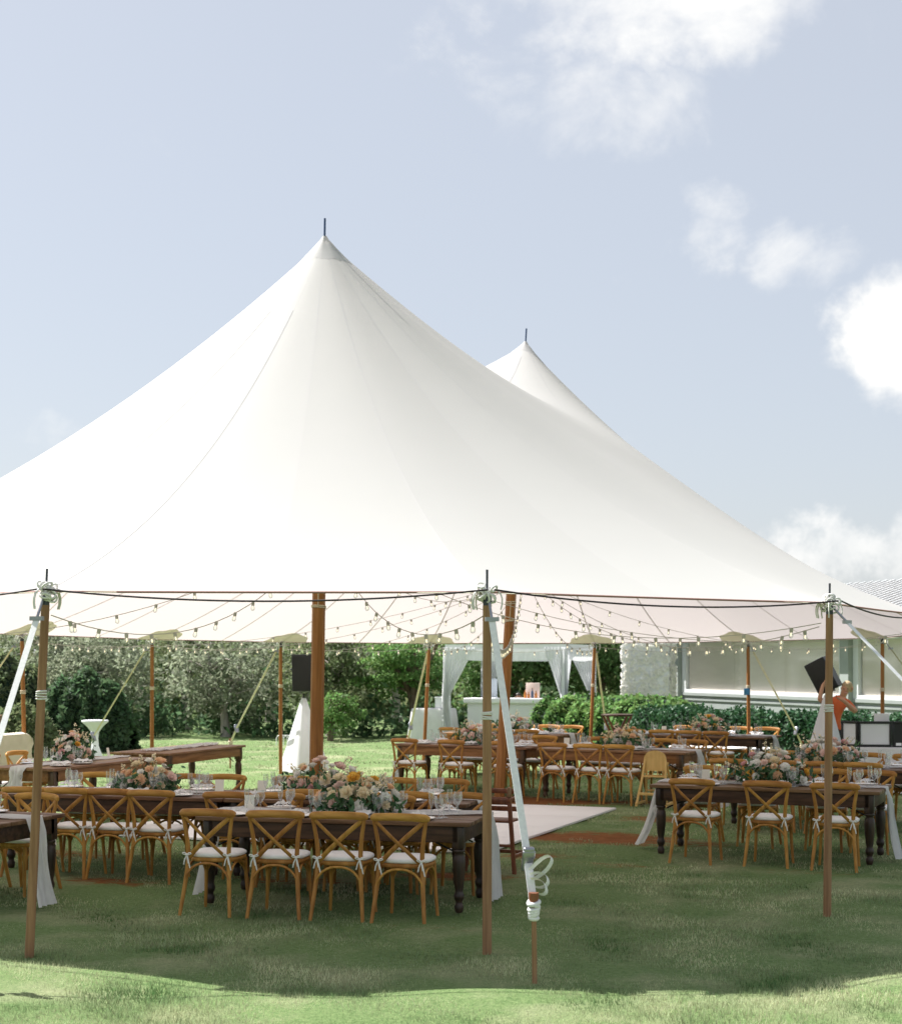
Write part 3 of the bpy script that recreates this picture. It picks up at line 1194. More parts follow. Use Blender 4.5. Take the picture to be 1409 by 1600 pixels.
# the black cable looped from pole to pole outside the eave
for i in (2, 3, 4, 5):
    a, b = TOPS[i], TOPS[i + 1]
    za, zb = eave_z(a.y), eave_z(b.y)
    out = ((a + b) / 2 - C1).normalized() * .10
    mb = MB()
    mb.tube(sag_path((a.x + out.x, a.y + out.y, za + .01), (b.x + out.x, b.y + out.y, zb + .01), .085, 18), .0075, 5)
    o = mb.build('cable', 'black_cord')
    set_props(o, ['', '', 'black cable sagging along the eave at the far left', 'black cable sagging between the left and middle front poles',
                  'black cable sagging between the middle and right front poles', 'black cable sagging beyond the right front pole'][i], 'cable', 'cables along the front eave')

# ---------------------------------------------------------------- dance floor
fl = thing('dance_floor', (C2.x, C2.y, 0), math.atan2(AX.y, AX.x) - math.pi / 2, 'white vinyl dance floor laid on the lawn between the centre poles', 'dance floor')
for ix in range(4):
    for iy in range(4):
        w, l = 5.15 / 4, 5.4 / 4
        MB().rbox((-3.1 + w * (ix + .5), -6.2 + l * (iy + .5), .012), (w - .006, l - .006, .03), .004).build('floor_panel', 'vinyl_floor', fl)
grass()
# ================================================================ house, hedges, arbour, trees
def frame_M(px, py, ux, uy):
    return math.atan2(uy, ux)


def house():
    A = Vector((6.5, 43.6))
    B = Vector((10.03, 34.1))
    u = (B - A).normalized()
    ang = math.atan2(u.y, u.x)
    h = thing('house', (A.x, A.y, 0), ang, 'low grey house with wide beige shaded windows behind the hedge', 'house')
    L = 17.0
    # local: x along the wall to the right and nearer, +y away from the tent
    MB().box((L / 2, .10, .58), (L, .2, 1.16 + .0)).build('wall', 'house_grey', h)
    MB().box((L / 2, .10, 2.95), (L, .2, .5)).build('wall', 'house_grey', h)
    MB().box((L / 2, 3.2, 1.6), (L - .1, 5.9, 3.1)).build('wall', 'house_grey', h)
    for z, d, th in ((1.19, .07, .08), (1.04, .035, .05)):
        MB().box((L / 2, -d / 2, z), (L, d, th)).build('ledge', 'house_grey', h)
    for x in (0, .35, 8.15, 16.8):
        if x == .35:
            continue
        MB().box((x, -.02, 1.6), (.34, .30, 3.2)).build('post', 'house_post', h)
    for x0, x1 in ((.20, 7.98), (8.33, 16.6)):
        w = MB()
        zc0, zc1, t = 1.23, 2.70, .09
        fr = MB()
        fr.box(((x0 + x1) / 2, .0, zc0 + t / 2), (x1 - x0, .10, t))
        fr.box(((x0 + x1) / 2, .0, zc1 - t / 2), (x1 - x0, .10, t))
        fr.box((x0 + .10, .003, (zc0 + zc1) / 2), (.20, .10, zc1 - zc0))
        fr.box((x1 - .10, .003, (zc0 + zc1) / 2), (.20, .10, zc1 - zc0))
        wo = fr.build('window_frame', 'house_trim', h)
        MB().box(((x0 + x1) / 2, .02, (zc0 + zc1) / 2), (x1 - x0 - .4, .008, zc1 - zc0 - .18)).build('pane', 'window_glass', wo)
        n = 3
        for i in range(n):
            ww = (x1 - x0 - .4) / n
            MB().box((x0 + .2 + ww * (i + .5), .07, (zc0 + zc1) / 2), (ww - .012, .01, zc1 - zc0 - .1)).build('roller_blind', 'shade', wo)
    # hipped ribbed roof
    rz0, rz1, ov = 3.0, 4.15, .7
    r = MB()
    v = [(-ov, -ov, rz0), (L + ov, -ov, rz0), (L + ov, 6.6, rz0), (-ov, 6.6, rz0), (3.0, 3.0, rz1), (L - 3.0, 3.0, rz1)]
    r.add(v, [(0, 1, 5, 4), (1, 2, 5), (2, 3, 4, 5), (3, 0, 4)])
    ro = r.build('roof', 'roof', h)
    MB().box((L / 2, -ov + .06, rz0 - .09), (L + 2 * ov, .10, .16)).build('fascia', 'house_trim', ro)
    for i in range(60):
        x = -ov + .3 + i * .31
        if x > L + ov - .3:
            break
        t = min(1, (x + ov) / 3.7, (L + ov - x) / 3.7)
        MB().tube([(x, -ov, rz0 + .03), (x, -ov + 3.7 * t, rz0 + (rz1 - rz0) * t + .03)], .035, 4).build('roof_rib', 'house_trim', ro)


house()


def hedge(name, pts, w, h, label, m='leaf_hedge', n=5000, size=.09, seed=1, cat='hedge', lumps=.10, dome=False):
    rng = np.random.default_rng(seed)
    c = Vector(pts[0])
    e = thing(name, (c.x, c.y, 0), 0, label, cat)
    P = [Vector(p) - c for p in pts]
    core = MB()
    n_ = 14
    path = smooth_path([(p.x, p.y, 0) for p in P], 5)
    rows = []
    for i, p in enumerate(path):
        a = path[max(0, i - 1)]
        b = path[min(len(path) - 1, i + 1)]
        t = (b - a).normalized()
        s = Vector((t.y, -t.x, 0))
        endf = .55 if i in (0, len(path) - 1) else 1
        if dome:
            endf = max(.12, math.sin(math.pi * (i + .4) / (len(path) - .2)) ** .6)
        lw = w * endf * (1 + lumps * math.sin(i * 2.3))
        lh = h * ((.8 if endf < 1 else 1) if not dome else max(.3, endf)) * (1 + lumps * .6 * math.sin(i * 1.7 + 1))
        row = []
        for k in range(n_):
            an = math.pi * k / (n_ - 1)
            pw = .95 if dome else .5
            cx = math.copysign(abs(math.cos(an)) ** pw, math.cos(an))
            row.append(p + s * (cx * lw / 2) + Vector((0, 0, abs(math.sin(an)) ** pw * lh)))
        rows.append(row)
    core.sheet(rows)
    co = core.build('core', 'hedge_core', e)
    # leaves over the core surface
    V = np.array([tuple(p) for r in rows for p in r]).reshape(len(rows), n_, 3)
    i = rng.random(n) * (len(rows) - 1)
    k = rng.random(n) * (n_ - 1)
    i0, k0 = i.astype(int), k.astype(int)
    fi, fk = (i - i0)[:, None], (k - k0)[:, None]
    p = (V[i0, k0] * (1 - fi) + V[i0 + 1, k0] * fi) * (1 - fk) + (V[i0, k0 + 1] * (1 - fi) + V[i0 + 1, k0 + 1] * fi) * fk
    ctr = V.mean(axis=1)[i0]
    d = p - ctr
    d /= np.linalg.norm(d, axis=1)[:, None] + 1e-6
    p = p + d * (rng.random(n)[:, None] * .13 - .03) + rng.normal(size=(n, 3)) * .03
    p[:, 2] = np.maximum(p[:, 2], .03)
    me = np_mesh('foliage', leaf_verts(p, size, rng, .6, .6), None, 4)
    link('foliage', me, e, m)['kind'] = 'stuff'
    return e


hedge('hedge', [(4.3, 34.6), (5.4, 32.6), (6.6, 30.8), (7.6, 29.2), (8.4, 27.6), (9.2, 26.0)], 1.0, 1.03, 'clipped dark green hedge along the grey house wall', n=17000, seed=2)
hedge('round_bush', [(2.7, 39.3), (3.6, 38.3), (4.6, 37.0), (5.2, 36.0)], 2.2, 1.12, 'rounded sunlit green bush below the white flower wall', m='leaf_bright', n=11000, size=.12, seed=3, cat='bush', lumps=.15)
for i, (x, y, w, h, lab) in enumerate(((-8.7, 36.5, 2.1, 1.75, 'dark rounded shrub behind the angled bare table, domed top'),
                                      (-10.9, 37.2, 2.6, 2.15, 'large lit shrub behind the left front pole'),
                                      (-12.9, 37.0, 2.4, 1.8, 'dark shrub at the far left edge of the lawn'),
                                      (-9.6, 34.4, 1.3, 1.05, 'small pale shrub beside the white cocktail table'))):
    hedge('shrub', [(x - w * .55, y + .1), (x - w * .2, y), (x + w * .2, y), (x + w * .55, y - .1)], w * 1.1, h, lab, m='leaf_olive' if i in (1, 3) else 'leaf_dark', n=7500, size=.14, seed=20 + i, cat='shrub', lumps=.16, dome=True)


def tree(x, y, h, rx, label, leafm, barkm='bark', n=7000, size=.16, seed=1, crown_lo=.22, flat=False, clumps=60, group=None, aspect=.45, name='tree'):
    rng = np.random.default_rng(seed)
    r2 = random.Random(seed)
    e = thing(name, (x, y, 0), 0, label, 'tree', group)
    tr = MB()
    lean = Vector((r2.uniform(-.12, .12), r2.uniform(-.1, .1), 0)) * h
    r0 = .022 * h + .05
    nfork = r2.choice((2, 3, 3))
    fork = Vector((lean.x * .3, lean.y * .3, h * r2.uniform(.16, .28)))
    tr.tube(smooth_path([(0, 0, -.1), tuple(fork * .5), tuple(fork)], 3), [r0 * 1.35, r0 * 1.2, r0 * 1.1, r0, r0 * .95, r0 * .9, r0 * .9][:7], 8)
    tips = []
    for f in range(nfork + 1):
        a = 2 * math.pi * f / (nfork + 1) + r2.uniform(-.4, .4)
        sp = rx * r2.uniform(.25, .55)
        top = Vector((lean.x + sp * math.cos(a), lean.y + sp * math.sin(a), h * r2.uniform(.62, .9)))
        pts = bezier(fork, fork + Vector((0, 0, h * .2)), top - Vector((0, 0, h * .2)), top, 8)
        tr.tube(pts, [r0 * .7 * (1 - .085 * q) for q in range(9)], 6)
        tips.append(top)
        for g in range(5):
            q = pts[r2.randint(2, 7)]
            a2 = r2.uniform(0, 6.28)
            ln = rx * r2.uniform(.35, .75)
            end = q + Vector((math.cos(a2) * ln, math.sin(a2) * ln, h * r2.uniform(-.02 if not flat else 0, .16)))
            bp = bezier(q, q + (end - q) * .3 + Vector((0, 0, .1)), q + (end - q) * .7 + Vector((0, 0, .15)), end, 5)
            tr.tube(bp, [r0 * .30 * (1 - .13 * w) for w in range(6)], 5)
            tips.append(end)
            tips.append(bp[3])
    tr.build('trunk', barkm, e)
    # clumps: on the limb tips and through an uneven ellipsoid
    cl = []
    for t in tips:
        cl.append((t.x, t.y, t.z))
    while len(cl) < clumps:
        u = rng.normal(size=3)
        u /= np.linalg.norm(u)
        rr = rng.random() ** .4
        zz = h * (crown_lo + (1 - crown_lo) * (.5 + .5 * u[2] * rr))
        cl.append((lean.x * zz / h + u[0] * rr * rx, lean.y * zz / h + u[1] * rr * rx, zz))
    cl = np.array(cl)
    idx = rng.integers(0, len(cl), n)
    cs = ((.10 + .13 * rng.random(len(cl))) if clumps < 100 else (.06 + .085 * rng.random(len(cl)))) * rx
    off = rng.normal(size=(n, 3))
    off *= np.where(np.linalg.norm(off, axis=1) > 1.7, .6, 1)[:, None]
    sc = np.array([1.15, 1.15, .22 if flat else .85])
    p = cl[idx] + off * cs[idx][:, None] * sc
    p[:, 2] = np.maximum(p[:, 2], .05)
    me = np_mesh('crown', leaf_verts(p, size, rng, aspect, .8 if flat else .3), None, 4)
    link('crown', me, e, leafm)
    return e


TG = 'trees closing the far side of the lawn'
belt = [(-16.6, 46, 4.2, 2.1), (-14.0, 44, 3.3, 1.8), (-12.2, 48, 4.6, 2.2), (-9.9, 43.6, 3.3, 1.8), (-8.2, 47.5, 4.4, 2.2), (-6.3, 43.0, 3.2, 1.7),
        (-4.6, 47.5, 4.4, 2.2), (-3.4, 43.4, 3.3, 1.7), (-15.2, 53, 5.2, 2.6), (-10.6, 53.5, 5.6, 2.8), (-6.2, 53, 5.4, 2.8), (-1.8, 52, 5.4, 2.8)]
PLACE = ['at the far left end of the row', 'above the dark left shrubs', 'behind the left front pole', 'left of the strap by the bare table', 'between the two far thin poles',
         'just left of the black loudspeaker', 'behind the nearer centre pole', 'right of the nearer centre pole', 'far back at the left end', 'far back behind the left poles', 'far back left of the loudspeaker',
         'far back behind the layered green tree']
for i, (x, y, h, rx) in enumerate(belt):
    tree(x, y, h, rx, 'grey green tree ' + PLACE[i], ['leaf_grey', 'leaf_olive', 'leaf_grey'][i % 3], 'bark_grey', n=6000, size=.15, seed=40 + i, crown_lo=.10, clumps=120, group=TG, aspect=.42)
tree(-1.0, 42.8, 3.9, 2.0, 'bright green tree with flat layered foliage left of the white arbour', 'leaf_bright', n=12000, size=.13, seed=60, flat=True, crown_lo=.10, clumps=60, group=TG)
tree(1.9, 47.5, 4.2, 2.3, 'leafy green tree seen through the middle of the white arbour', 'leaf_mid', n=11000, size=.19, seed=61, crown_lo=.08, clumps=80, group=TG)
tree(4.4, 46.5, 4.2, 2.0, 'green tree with brown trunk between arbour and flower wall', 'leaf_mid', n=9500, size=.17, seed=62, crown_lo=.22, clumps=75, group=TG)
tree(6.6, 50, 4.4, 2.3, 'dark green tree behind the white flower wall', 'leaf_olive', n=9000, size=.18, seed=63, crown_lo=.12, clumps=75, group=TG)
tree(-3.2, 40.8, 1.25, .9, 'bright leafy sapling right of the nearer centre pole', 'leaf_bright', n=3200, size=.10, seed=64, crown_lo=.04, clumps=110, group=TG)
# low shrubs in the shade below the row of trees
rng = np.random.default_rng(77)
xs = rng.uniform(-19, 8.5, 150)
ys = rng.uniform(42.2, 47.5, 150)
keep = ~((xs > 5.0) & (ys < 46))
xs, ys = xs[keep], ys[keep]
rr = rng.uniform(.4, .8, len(xs))
N = 10000
ii = rng.integers(0, len(xs), N)
of = rng.normal(size=(N, 3)) * .55
p = np.stack([xs[ii] + of[:, 0] * rr[ii], ys[ii] + of[:, 1] * rr[ii], np.abs(of[:, 2]) * rr[ii] * 1.4 + .05], 1)
o = link('undergrowth', np_mesh('undergrowth', leaf_verts(p, .22, rng, .5, .4), None, 4), None, 'leaf_dark')
set_props(o, 'dark undergrowth filling the ground below the far trees', 'undergrowth', kind='stuff')
# wooded slope far behind
xs = rng.uniform(-42, 42, 26000)
ys = rng.uniform(56, 66, 26000)
p = np.stack([xs, ys, np.abs(rng.normal(size=26000)) * 1.5 + .1], 1)
p[:, 2] = np.minimum(p[:, 2], 3.2 + .7 * np.sin(xs * .6) + .5 * np.sin(xs * 1.7))
keep = ~((xs > 4) & (ys < 60))
o = link('far_woods', np_mesh('far_woods', leaf_verts(p[keep], .55, rng, .6, .3), None, 4), None, 'leaf_olive')
set_props(o, 'hazy distant woods closing the view behind the trees', 'woods', kind='stuff')


def arbour():
    F = Vector((-.07, 40.0))
    u = Vector((.94, -.342))
    ang = math.atan2(u.y, u.x)
    W, D, H = 3.1, 3.0, 2.42
    a = thing('arbour', (F.x, F.y, 0), ang, 'white square arbour hung with tied white curtains over the bar', 'arbour')
    for x, y in ((0, 0), (W, 0), (0, D), (W, D)):
        MB().box((x, y, H / 2), (.10, .10, H)).build('post', 'white_paint', a)
    for x0, y0, x1, y1 in ((0, 0, W, 0), (0, D, W, D), (0, 0, 0, D), (W, 0, W, D)):
        MB().box(((x0 + x1) / 2, (y0 + y1) / 2, H + .06), (abs(x1 - x0) + .14, abs(y1 - y0) + .14 if y1 != y0 else .12, .12) if y1 == y0 else (.12, abs(y1 - y0) - .12, .12)).build('beam', 'white_paint', a)
    # valance cloth along the front beam and side
    for (x0, y0, x1, y1) in ((.2, -.10, W - .2, -.10), (W + .1, .2, W + .1, D - .2), (.2, D - .08, W - .2, D - .08)):
        rows = []
        n = 40
        for j in range(6):
            z = H - .01 - .26 * j / 5
            row = []
            for q in range(n + 1):
                t = q / n
                w_ = .03 * math.sin(q * 1.9) * (j / 5)
                zz = z - .05 * math.sin(math.pi * t) * (j / 5)
                row.append((x0 + (x1 - x0) * t + (w_ if x0 == x1 else 0), y0 + (y1 - y0) * t + (0 if x0 == x1 else w_), zz))
            rows.append(row)
        MB().sheet(rows).build('valance', 'scrim', a)
    # curtains: wide at the top, gathered to a tie, falling straight below
    for (x, y, w, dx, dy) in ((-.02, -.08, .85, 1, 0), (W + .04, -.08, .62, -1, 0), (W + .04, -.08, .9, 0, 1), (0, D - .1, .9, 1, 0), (W, D - .1, .8, -1, 0), (-.08, 0, .7, 0, 1)):
        rows = []
        n = 44
        for j in range(21):
            z = H + .04 - (H - .02) * j / 20
            tie = 1.15
            if z > tie:
                k = (z - tie) / (H - tie)
                ww = .16 + (w - .16) * k
            else:
                ww = .16 + .14 * ((tie - z) / tie)
            row = []
            for q in range(n + 1):
                t = q / n
                fold = (.028 + .05 * (1 - min(1, ww / w))) * math.sin(t * 2 * math.pi * 7 + .4 * math.sin(j * .5))
                s = -.10 + ww * t
                row.append((x + dx * s + (fold if dx == 0 else 0), y + dy * s + (fold if dy == 0 else 0), z))
            rows.append(row)
        MB().sheet(rows).build('curtain', 'scrim', a)
    # bar counter
    T = Matrix.Rotation(ang, 3, 'Z')
    def P(x, y, z=0):
        v = T @ Vector((x, y, z))
        return (F.x + v.x, F.y + v.y, z)
    b = thing('bar_counter', P(W / 2 + .12, .9), ang, 'long white bar counter under the arbour', 'bar')
    L = 2.72
    MB().box((0, 0, .50), (L, .55, 1.0)).build('front_panel', 'bar_white', b)
    MB().rbox((0, -.03, 1.07), (L + .16, .70, .13), .015).build('counter_top', 'white_paint', b)
    for i in range(3):
        MB().box((-L / 2 + L * (i + .5) / 3, -.285, .5), (L / 3 - .05, .02, .9)).build('panel', 'bar_white', b)
    t = thing('draped_table', P(-.55, .4), ang, 'table under a white floor length cloth left of the bar', 'table')
    rows = []
    for j, (z, g) in enumerate(((.86, 0), (.86, .48), (.84, .5), (.5, .54), (.02, .60))):
        row = []
        for q in range(48):
            an = 2 * math.pi * q / 48
            c_, s_ = math.cos(an), math.sin(an)
            m_ = max(abs(c_), abs(s_))
            f = g / m_ if g else 0
            wv = 1 + (.03 * math.sin(q * 2.1) if z < .8 else 0)
            row.append((c_ * f * 1.0 * wv, s_ * f * .7 * wv, z))
        rows.append(row)
    MB().sheet(rows, closed=True).build('tablecloth', 'linen', t)
    MB().box((0, 0, .80), (.86, .58, .03)).build('tabletop', 'table_brown_lit', t)
    c = thing('cooler_box', P(-.30, .35, .88), ang, 'small white box standing on the draped table', 'box')
    c.location.z = .865
    MB().rbox((0, 0, .13), (.32, .26, .26), .02).build('body', 'white_paint', c)
    MB().rbox((0, 0, .28), (.34, .28, .04), .012).build('lid', 'white_paint', c)
    c = thing('white_panel', P(.62, 1.55, 0), ang, 'pale blue white upright panel behind the bar', 'panel')
    MB().rbox((0, 0, 1.34), (.42, .06, .60), .015).build('board', 'sky_panel', c)
    for s in (-.16, .16):
        MB().box((s, .0, .52), (.04, .04, 1.04)).build('leg', 'grey_plastic', c)
    c = thing('drinks_sign', P(1.98, .98, 1.135), ang, 'pinkish drinks sign standing on the bar behind bottles', 'sign')
    MB().rbox((0, .05, .20), (.38, .03, .40), .01, Matrix.Rotation(R(-8), 3, 'X')).build('board', 'pinkish', c)
    MB().box((0, .14, .14), (.05, .14, .28)).build('stand', 'crate', c)
    for i, (dx, m, h) in enumerate(((-.14, 'bottle_amber', .22), (-.05, 'bottle_amber', .17), (.05, 'bottle_blue', .27), (.15, 'bottle_amber', .2))):
        q = thing('bottle', P(1.98 + dx, .82, 1.135), 0, ['tallest amber bottle at the left of the pinkish sign on the bar', 'shortest amber bottle left of the dark blue one on the bar', 'dark blue bottle before the pinkish sign on the bar', 'amber bottle right of the dark blue one on the bar'][i], 'bottle', 'bottles on the bar')
        MB().lathe([(.034, 0), (.036, .01), (.036, h * .55), (.028, h * .66), (.013, h * .76), (.013, h * .95)], 12).build('body', m, q)
        MB().lathe([(.015, h * .95), (.015, h)], 10).build('cap', 'brass', q)
    return P, ang


arbP, arbA = arbour()


def flower_wall():
    u = Vector((.94, -.342))
    ang = math.atan2(u.y, u.x)
    e = thing('flower_wall', (4.62, 41.5, 0), ang, 'white flower covered wall block behind the hedge', 'flower wall')
    W, D, H = 1.28, .8, 2.66
    MB().box((W / 2, D / 2, H / 2), (W, D, H)).build('block', 'white_paint', e)
    rng = np.random.default_rng(5)
    sets = []
    for face, (n, fn) in enumerate(((620, lambda a, b: (a * W, -.03, b * H)), (380, lambda a, b: (W + .03, a * D, b * H)), (260, lambda a, b: (-.03, a * D, b * H)), (160, lambda a, b: (a * W, b * D, H + .02)))):
        for q in range(n):
            c = np.array(fn(rng.random(), rng.random()))
            nr = np.array([(0, -1, 0), (1, 0, 0), (-1, 0, 0), (0, 0, 1)][face], float)
            nr = nr + rng.normal(size=3) * .22
            nr /= np.linalg.norm(nr)
            t1 = np.cross(nr, (.3, .5, .8))
            t1 /= np.linalg.norm(t1)
            t2 = np.cross(nr, t1)
            sz = rng.uniform(.045, .075)
            ring = []
            for w in range(6):
                a = w * math.pi / 3 + rng.random()
                d = t1 * math.cos(a) + t2 * math.sin(a)
                s = np.cross(nr, d)
                lift = nr * (.30 * sz)
                ring.append(np.stack([c - d * sz * .1, c + d * sz * .6 + s * sz * .42 + lift * .5, c + d * sz + lift, c + d * sz * .6 - s * sz * .42 + lift * .5]))
            sets.append(np.concatenate(ring))
    me = np_mesh('blossoms', np.concatenate(sets), None, 4)
    o = link('blossoms', me, e, 'petal_white')
    o['kind'] = 'stuff'


flower_wall()


def hoops():
    e = thing('hoop_fence', (-4.25, 38.2, 0), 0, 'low white hooped garden edging at the foot of the trees', 'fence')
    for i in range(9):
        x = i * .09
        pts = [(x + .09 * math.cos(math.pi * k / 8), 0, .16 + .10 * math.sin(math.pi * k / 8)) for k in range(9)]
        MB().tube([(x + .09, 0, 0)] + pts + [(x - .09, 0, 0)], .010, 5).build('hoop', 'white_paint', e)


hoops()
# ================================================================ furniture
def chair_proto():
    p = Proto()
    # sitter faces +y; the back is at -y
    mb = MB()
    path = smooth_path([(-.245, -.225, .838), (-.20, -.255, .848), (-.10, -.283, .855), (0, -.292, .857), (.10, -.283, .855), (.20, -.255, .848), (.245, -.225, .838)], 3)
    n = len(path)
    mb.tube(path, [.021 + .012 * min(1, min(i, n - 1 - i) / 2.0) for i in range(n)], 10, flat=(1.0, .62), up=(0, 0, 1))
    p.part('top_rail', mb, 'rail_wood')
    for s in (-1, 1):
        mb = MB()
        path = smooth_path([(s * .222, -.300, -.01), (s * .205, -.262, .16), (s * .186, -.225, .36), (s * .180, -.212, .50), (s * .192, -.222, .66), (s * .222, -.240, .842)], 4)
        n = len(path)
        mb.tube(path, [.0155 + .0045 * math.sin(math.pi * i / (n - 1)) for i in range(n)], 8)
        p.part('post', mb, 'chair_wood')
    for s in (-1, 1):
        mb = MB()
        o = .010 * s
        path = smooth_path([(s * .205, -.240, .815), (s * .10, -.262 + o, .728), (.005 * s, -.264 + o, .642), (-s * .09, -.250 + o, .555), (-s * .165, -.222, .475)], 4)
        mb.tube(path, .020, 8, flat=(1.0, .5), up=(s * .5, 0, .8))
        p.part('cross_slat', mb, 'chair_wood')
    mb = MB()

    def seat_row(k, z):
        row = []
        for q in range(24):
            a = 2 * math.pi * q / 24
            c, s_ = math.cos(a), math.sin(a)
            x = math.copysign(abs(c) ** .62, c) * .215 * (1.0 + .06 * s_)
            y = math.copysign(abs(s_) ** .62, s_) * .205 + .0
            row.append((x * k, y * k, z))
        return row
    mb.sheet([seat_row(.02, .432), seat_row(.96, .432), seat_row(1, .440), seat_row(1, .462), seat_row(.96, .468), seat_row(.02, .468)], closed=True)
    p.part('seat', mb, 'chair_wood')
    mb = MB()
    mb.sheet([seat_row(.02, .470), seat_row(.95, .470), seat_row(1.01, .482), seat_row(1.0, .500), seat_row(.90, .512), seat_row(.5, .519), seat_row(.02, .521)], closed=True)
    cu = p.part('cushion', mb, 'cushion')
    for s in (-1, 1):
        mb = MB()
        c = Vector((s * .181, -.236, .497))
        mb.ring((s * .181, -.214, .497), .021, .006, (0, 0, 1), 12, 5)
        for dx, dz, ln in ((-.03, -.01, .04), (.035, -.005, .04)):
            mb.tube(bezier(c, c + Vector((dx, -.02, .035)), c + Vector((dx * 2, -.02, .0)), c + Vector((0, -.004, -.005)), 7), .006, 5, flat=(1, .5))
        for dx, ln in ((-.028, .085), (.03, .12), (.012, .075)):
            mb.tube([c, c + Vector((dx * .6, -.012, -ln * .5)), c + Vector((dx, -.006, -ln))], .006, 5, flat=(1, .45))
        p.part('tie', mb, 'ribbon', cu)
    for s in (-1, 1):
        mb = MB()
        mb.tube(smooth_path([(s * .200, .200, -.01), (s * .188, .185, .18), (s * .178, .165, .435)], 4), [.014, .0145, .015, .0155, .016, .0165, .017, .018, .019], 8)
        p.part('leg', mb, 'chair_wood')
    # bent braces: back, front, sides
    for a, b in (((-.198, -.245, .25), (.198, -.245, .25)), ((-.185, .182, .25), (.185, .182, .25)), ((-.196, -.24, .25), (-.188, .18, .25)), ((.196, -.24, .25), (.188, .18, .25))):
        a, b = Vector(a), Vector(b)
        t1 = a.lerp(b, .16) + Vector((0, 0, .155))
        pts = smooth_path([a, a + Vector((0, 0, .07)) + (b - a) * .03, a.lerp(b, .17) + Vector((0, 0, .14)), a.lerp(b, .34) + Vector((0, 0, .172)), a.lerp(b, .5) + Vector((0, 0, .178)),
                           a.lerp(b, .66) + Vector((0, 0, .172)), a.lerp(b, .83) + Vector((0, 0, .14)), b + Vector((0, 0, .07)) - (b - a) * .03, b], 2)
        mb = MB().tube(pts, .011, 6)
        p.part('brace', mb, 'chair_wood')
    return p


CHAIR = chair_proto()


def table_proto(kind):
    d = kind == 'dark'
    pl, ap, lg = ('plank_dark', 'table_dark', 'leg_dark') if d else ('plank_brown_lit', 'table_brown_lit', 'leg_brown_lit')  # the brown set has stronger light painted into its tones
    p = Proto()
    L, W = 2.44, 1.0
    for i in range(5):
        w = W / 5
        p.part('plank', MB().rbox((0, -W / 2 + w * (i + .5), .743), (L, w - .005, .034), .004), pl)
    for s in (-1, 1):
        p.part('apron', MB().rbox((0, s * .455, .655), (2.22, .028, .135), .004), ap)
    for s in (-1, 1):
        p.part('apron', MB().rbox((s * 1.145, 0, .655), (.028, .84, .135), .004), ap)
    prof = [(.030, 0), (.036, .02), (.040, .05), (.030, .075), (.028, .09), (.041, .115), (.046, .14), (.036, .165), (.033, .18), (.040, .22), (.052, .34), (.056, .42), (.050, .47), (.036, .495),
            (.052, .51), (.052, .525), (.040, .535)]
    for sx in (-1, 1):
        for sy in (-1, 1):
            mb = MB().lathe(prof, 14, (sx * 1.11, sy * .42, 0))
            mb.rbox((sx * 1.11, sy * .42, .628), (.098, .098, .19), .006)
            p.part('leg', mb, lg)
    for sx in (-1, 1):
        mb = MB()
        for sy in (-1, 1):
            mb.tube([(sx * 1.06, sy * .36, .50), (sx * .72, sy * .36, .66)], .008, 5)
        mb.tube([(sx * .9, -.36, .575), (sx * .9, .36, .575)], .007, 5)
        p.part('folding_brace', mb, 'black')
    return p


TABLE = {'dark': table_proto('dark'), 'brown': table_proto('brown')}

# table key: centre, angle, wood, short name for labels, near chairs, far chairs, flower offset
TABLES = {
    'A': ((-4.73, 13.53), -19, 'dark', 'the cropped left table', [], [.05, .58], None),
    'B': ((-.92, 13.54), -13, 'dark', 'the front centre table', [-.91, -.33, .23, .75], [-.72, -.2, .32, .83], .02),
    'C': ((-3.31, 15.82), -14, 'dark', 'the second row left table', [-.66, -.20, .25, .71], [-.84, -.32, .22, .66], .2),
    'D': ((-.92, 15.22), -14, 'dark', 'the table behind the front one', [-.97, -.44, .1, .62], [-1.0, -.45, .12, .66], -.42),
    'E': ((3.48, 16.74), -23, 'dark', 'the dark table on the right', [-.61, .15, .82], [-.98, -.3, .47, .96], .05),
    'F': ((4.85, 19.8), -27, 'dark', 'the table behind the right one', [-1.02, -.4, .18, .66], [-.8, -.25, .3, .85], -.05),
    'G': ((.36, 24.9), -30, 'brown', 'the far row left table', [-.745, .13, 1.0], [-.8, -.27, .27, .8], .0),
    'H': ((2.63, 23.6), -30, 'brown', 'the far row right table', [-.72, -.11, .36], [-.8, -.27, .27, .8], .0),
    'I': ((1.15, 28.9), -30, 'brown', 'the back table before the bar', [-.8, -.27, .27, .8], [-.8, -.27, .27, .8], .1),
    'J': ((4.69, 28.04), -30, 'dark', 'the back table against the hedge', [-1.1, -.52, 0, .53], [-.8, -.27, .27, .8], .0),
    'K': ((-5.03, 20.5), 70.5, 'brown', 'the table before the cream settee', [], [-.5, .15], .05),
    'L': ((-4.17, 23.7), 70.5, 'brown', 'the bare angled table', [], [], None),
}
TLAB = {
    'A': 'dark farm table cropped by the left edge behind the front pole', 'B': 'dark farm table front and centre with four chairs before it',
    'C': 'dark farm table second row left, flowers at its middle', 'D': 'dark farm table directly behind the front centre table',
    'E': 'dark brown farm table on the right behind the right front pole', 'F': 'dark farm table behind the right hand table, before the music booth',
    'G': 'lit-brown farm table at the left end of the far row', 'H': 'lit-brown farm table of the far row beside the pine high chair',
    'I': 'brown farm table at the back before the white bar', 'J': 'dark farm table at the back against the hedge',
    'K': 'brown farm table at left before the cream settee', 'L': 'bare brown farm table standing at an angle on the sunny lawn'}
ORD = ['first', 'second', 'third', 'fourth', 'fifth']
rj = random.Random(3)


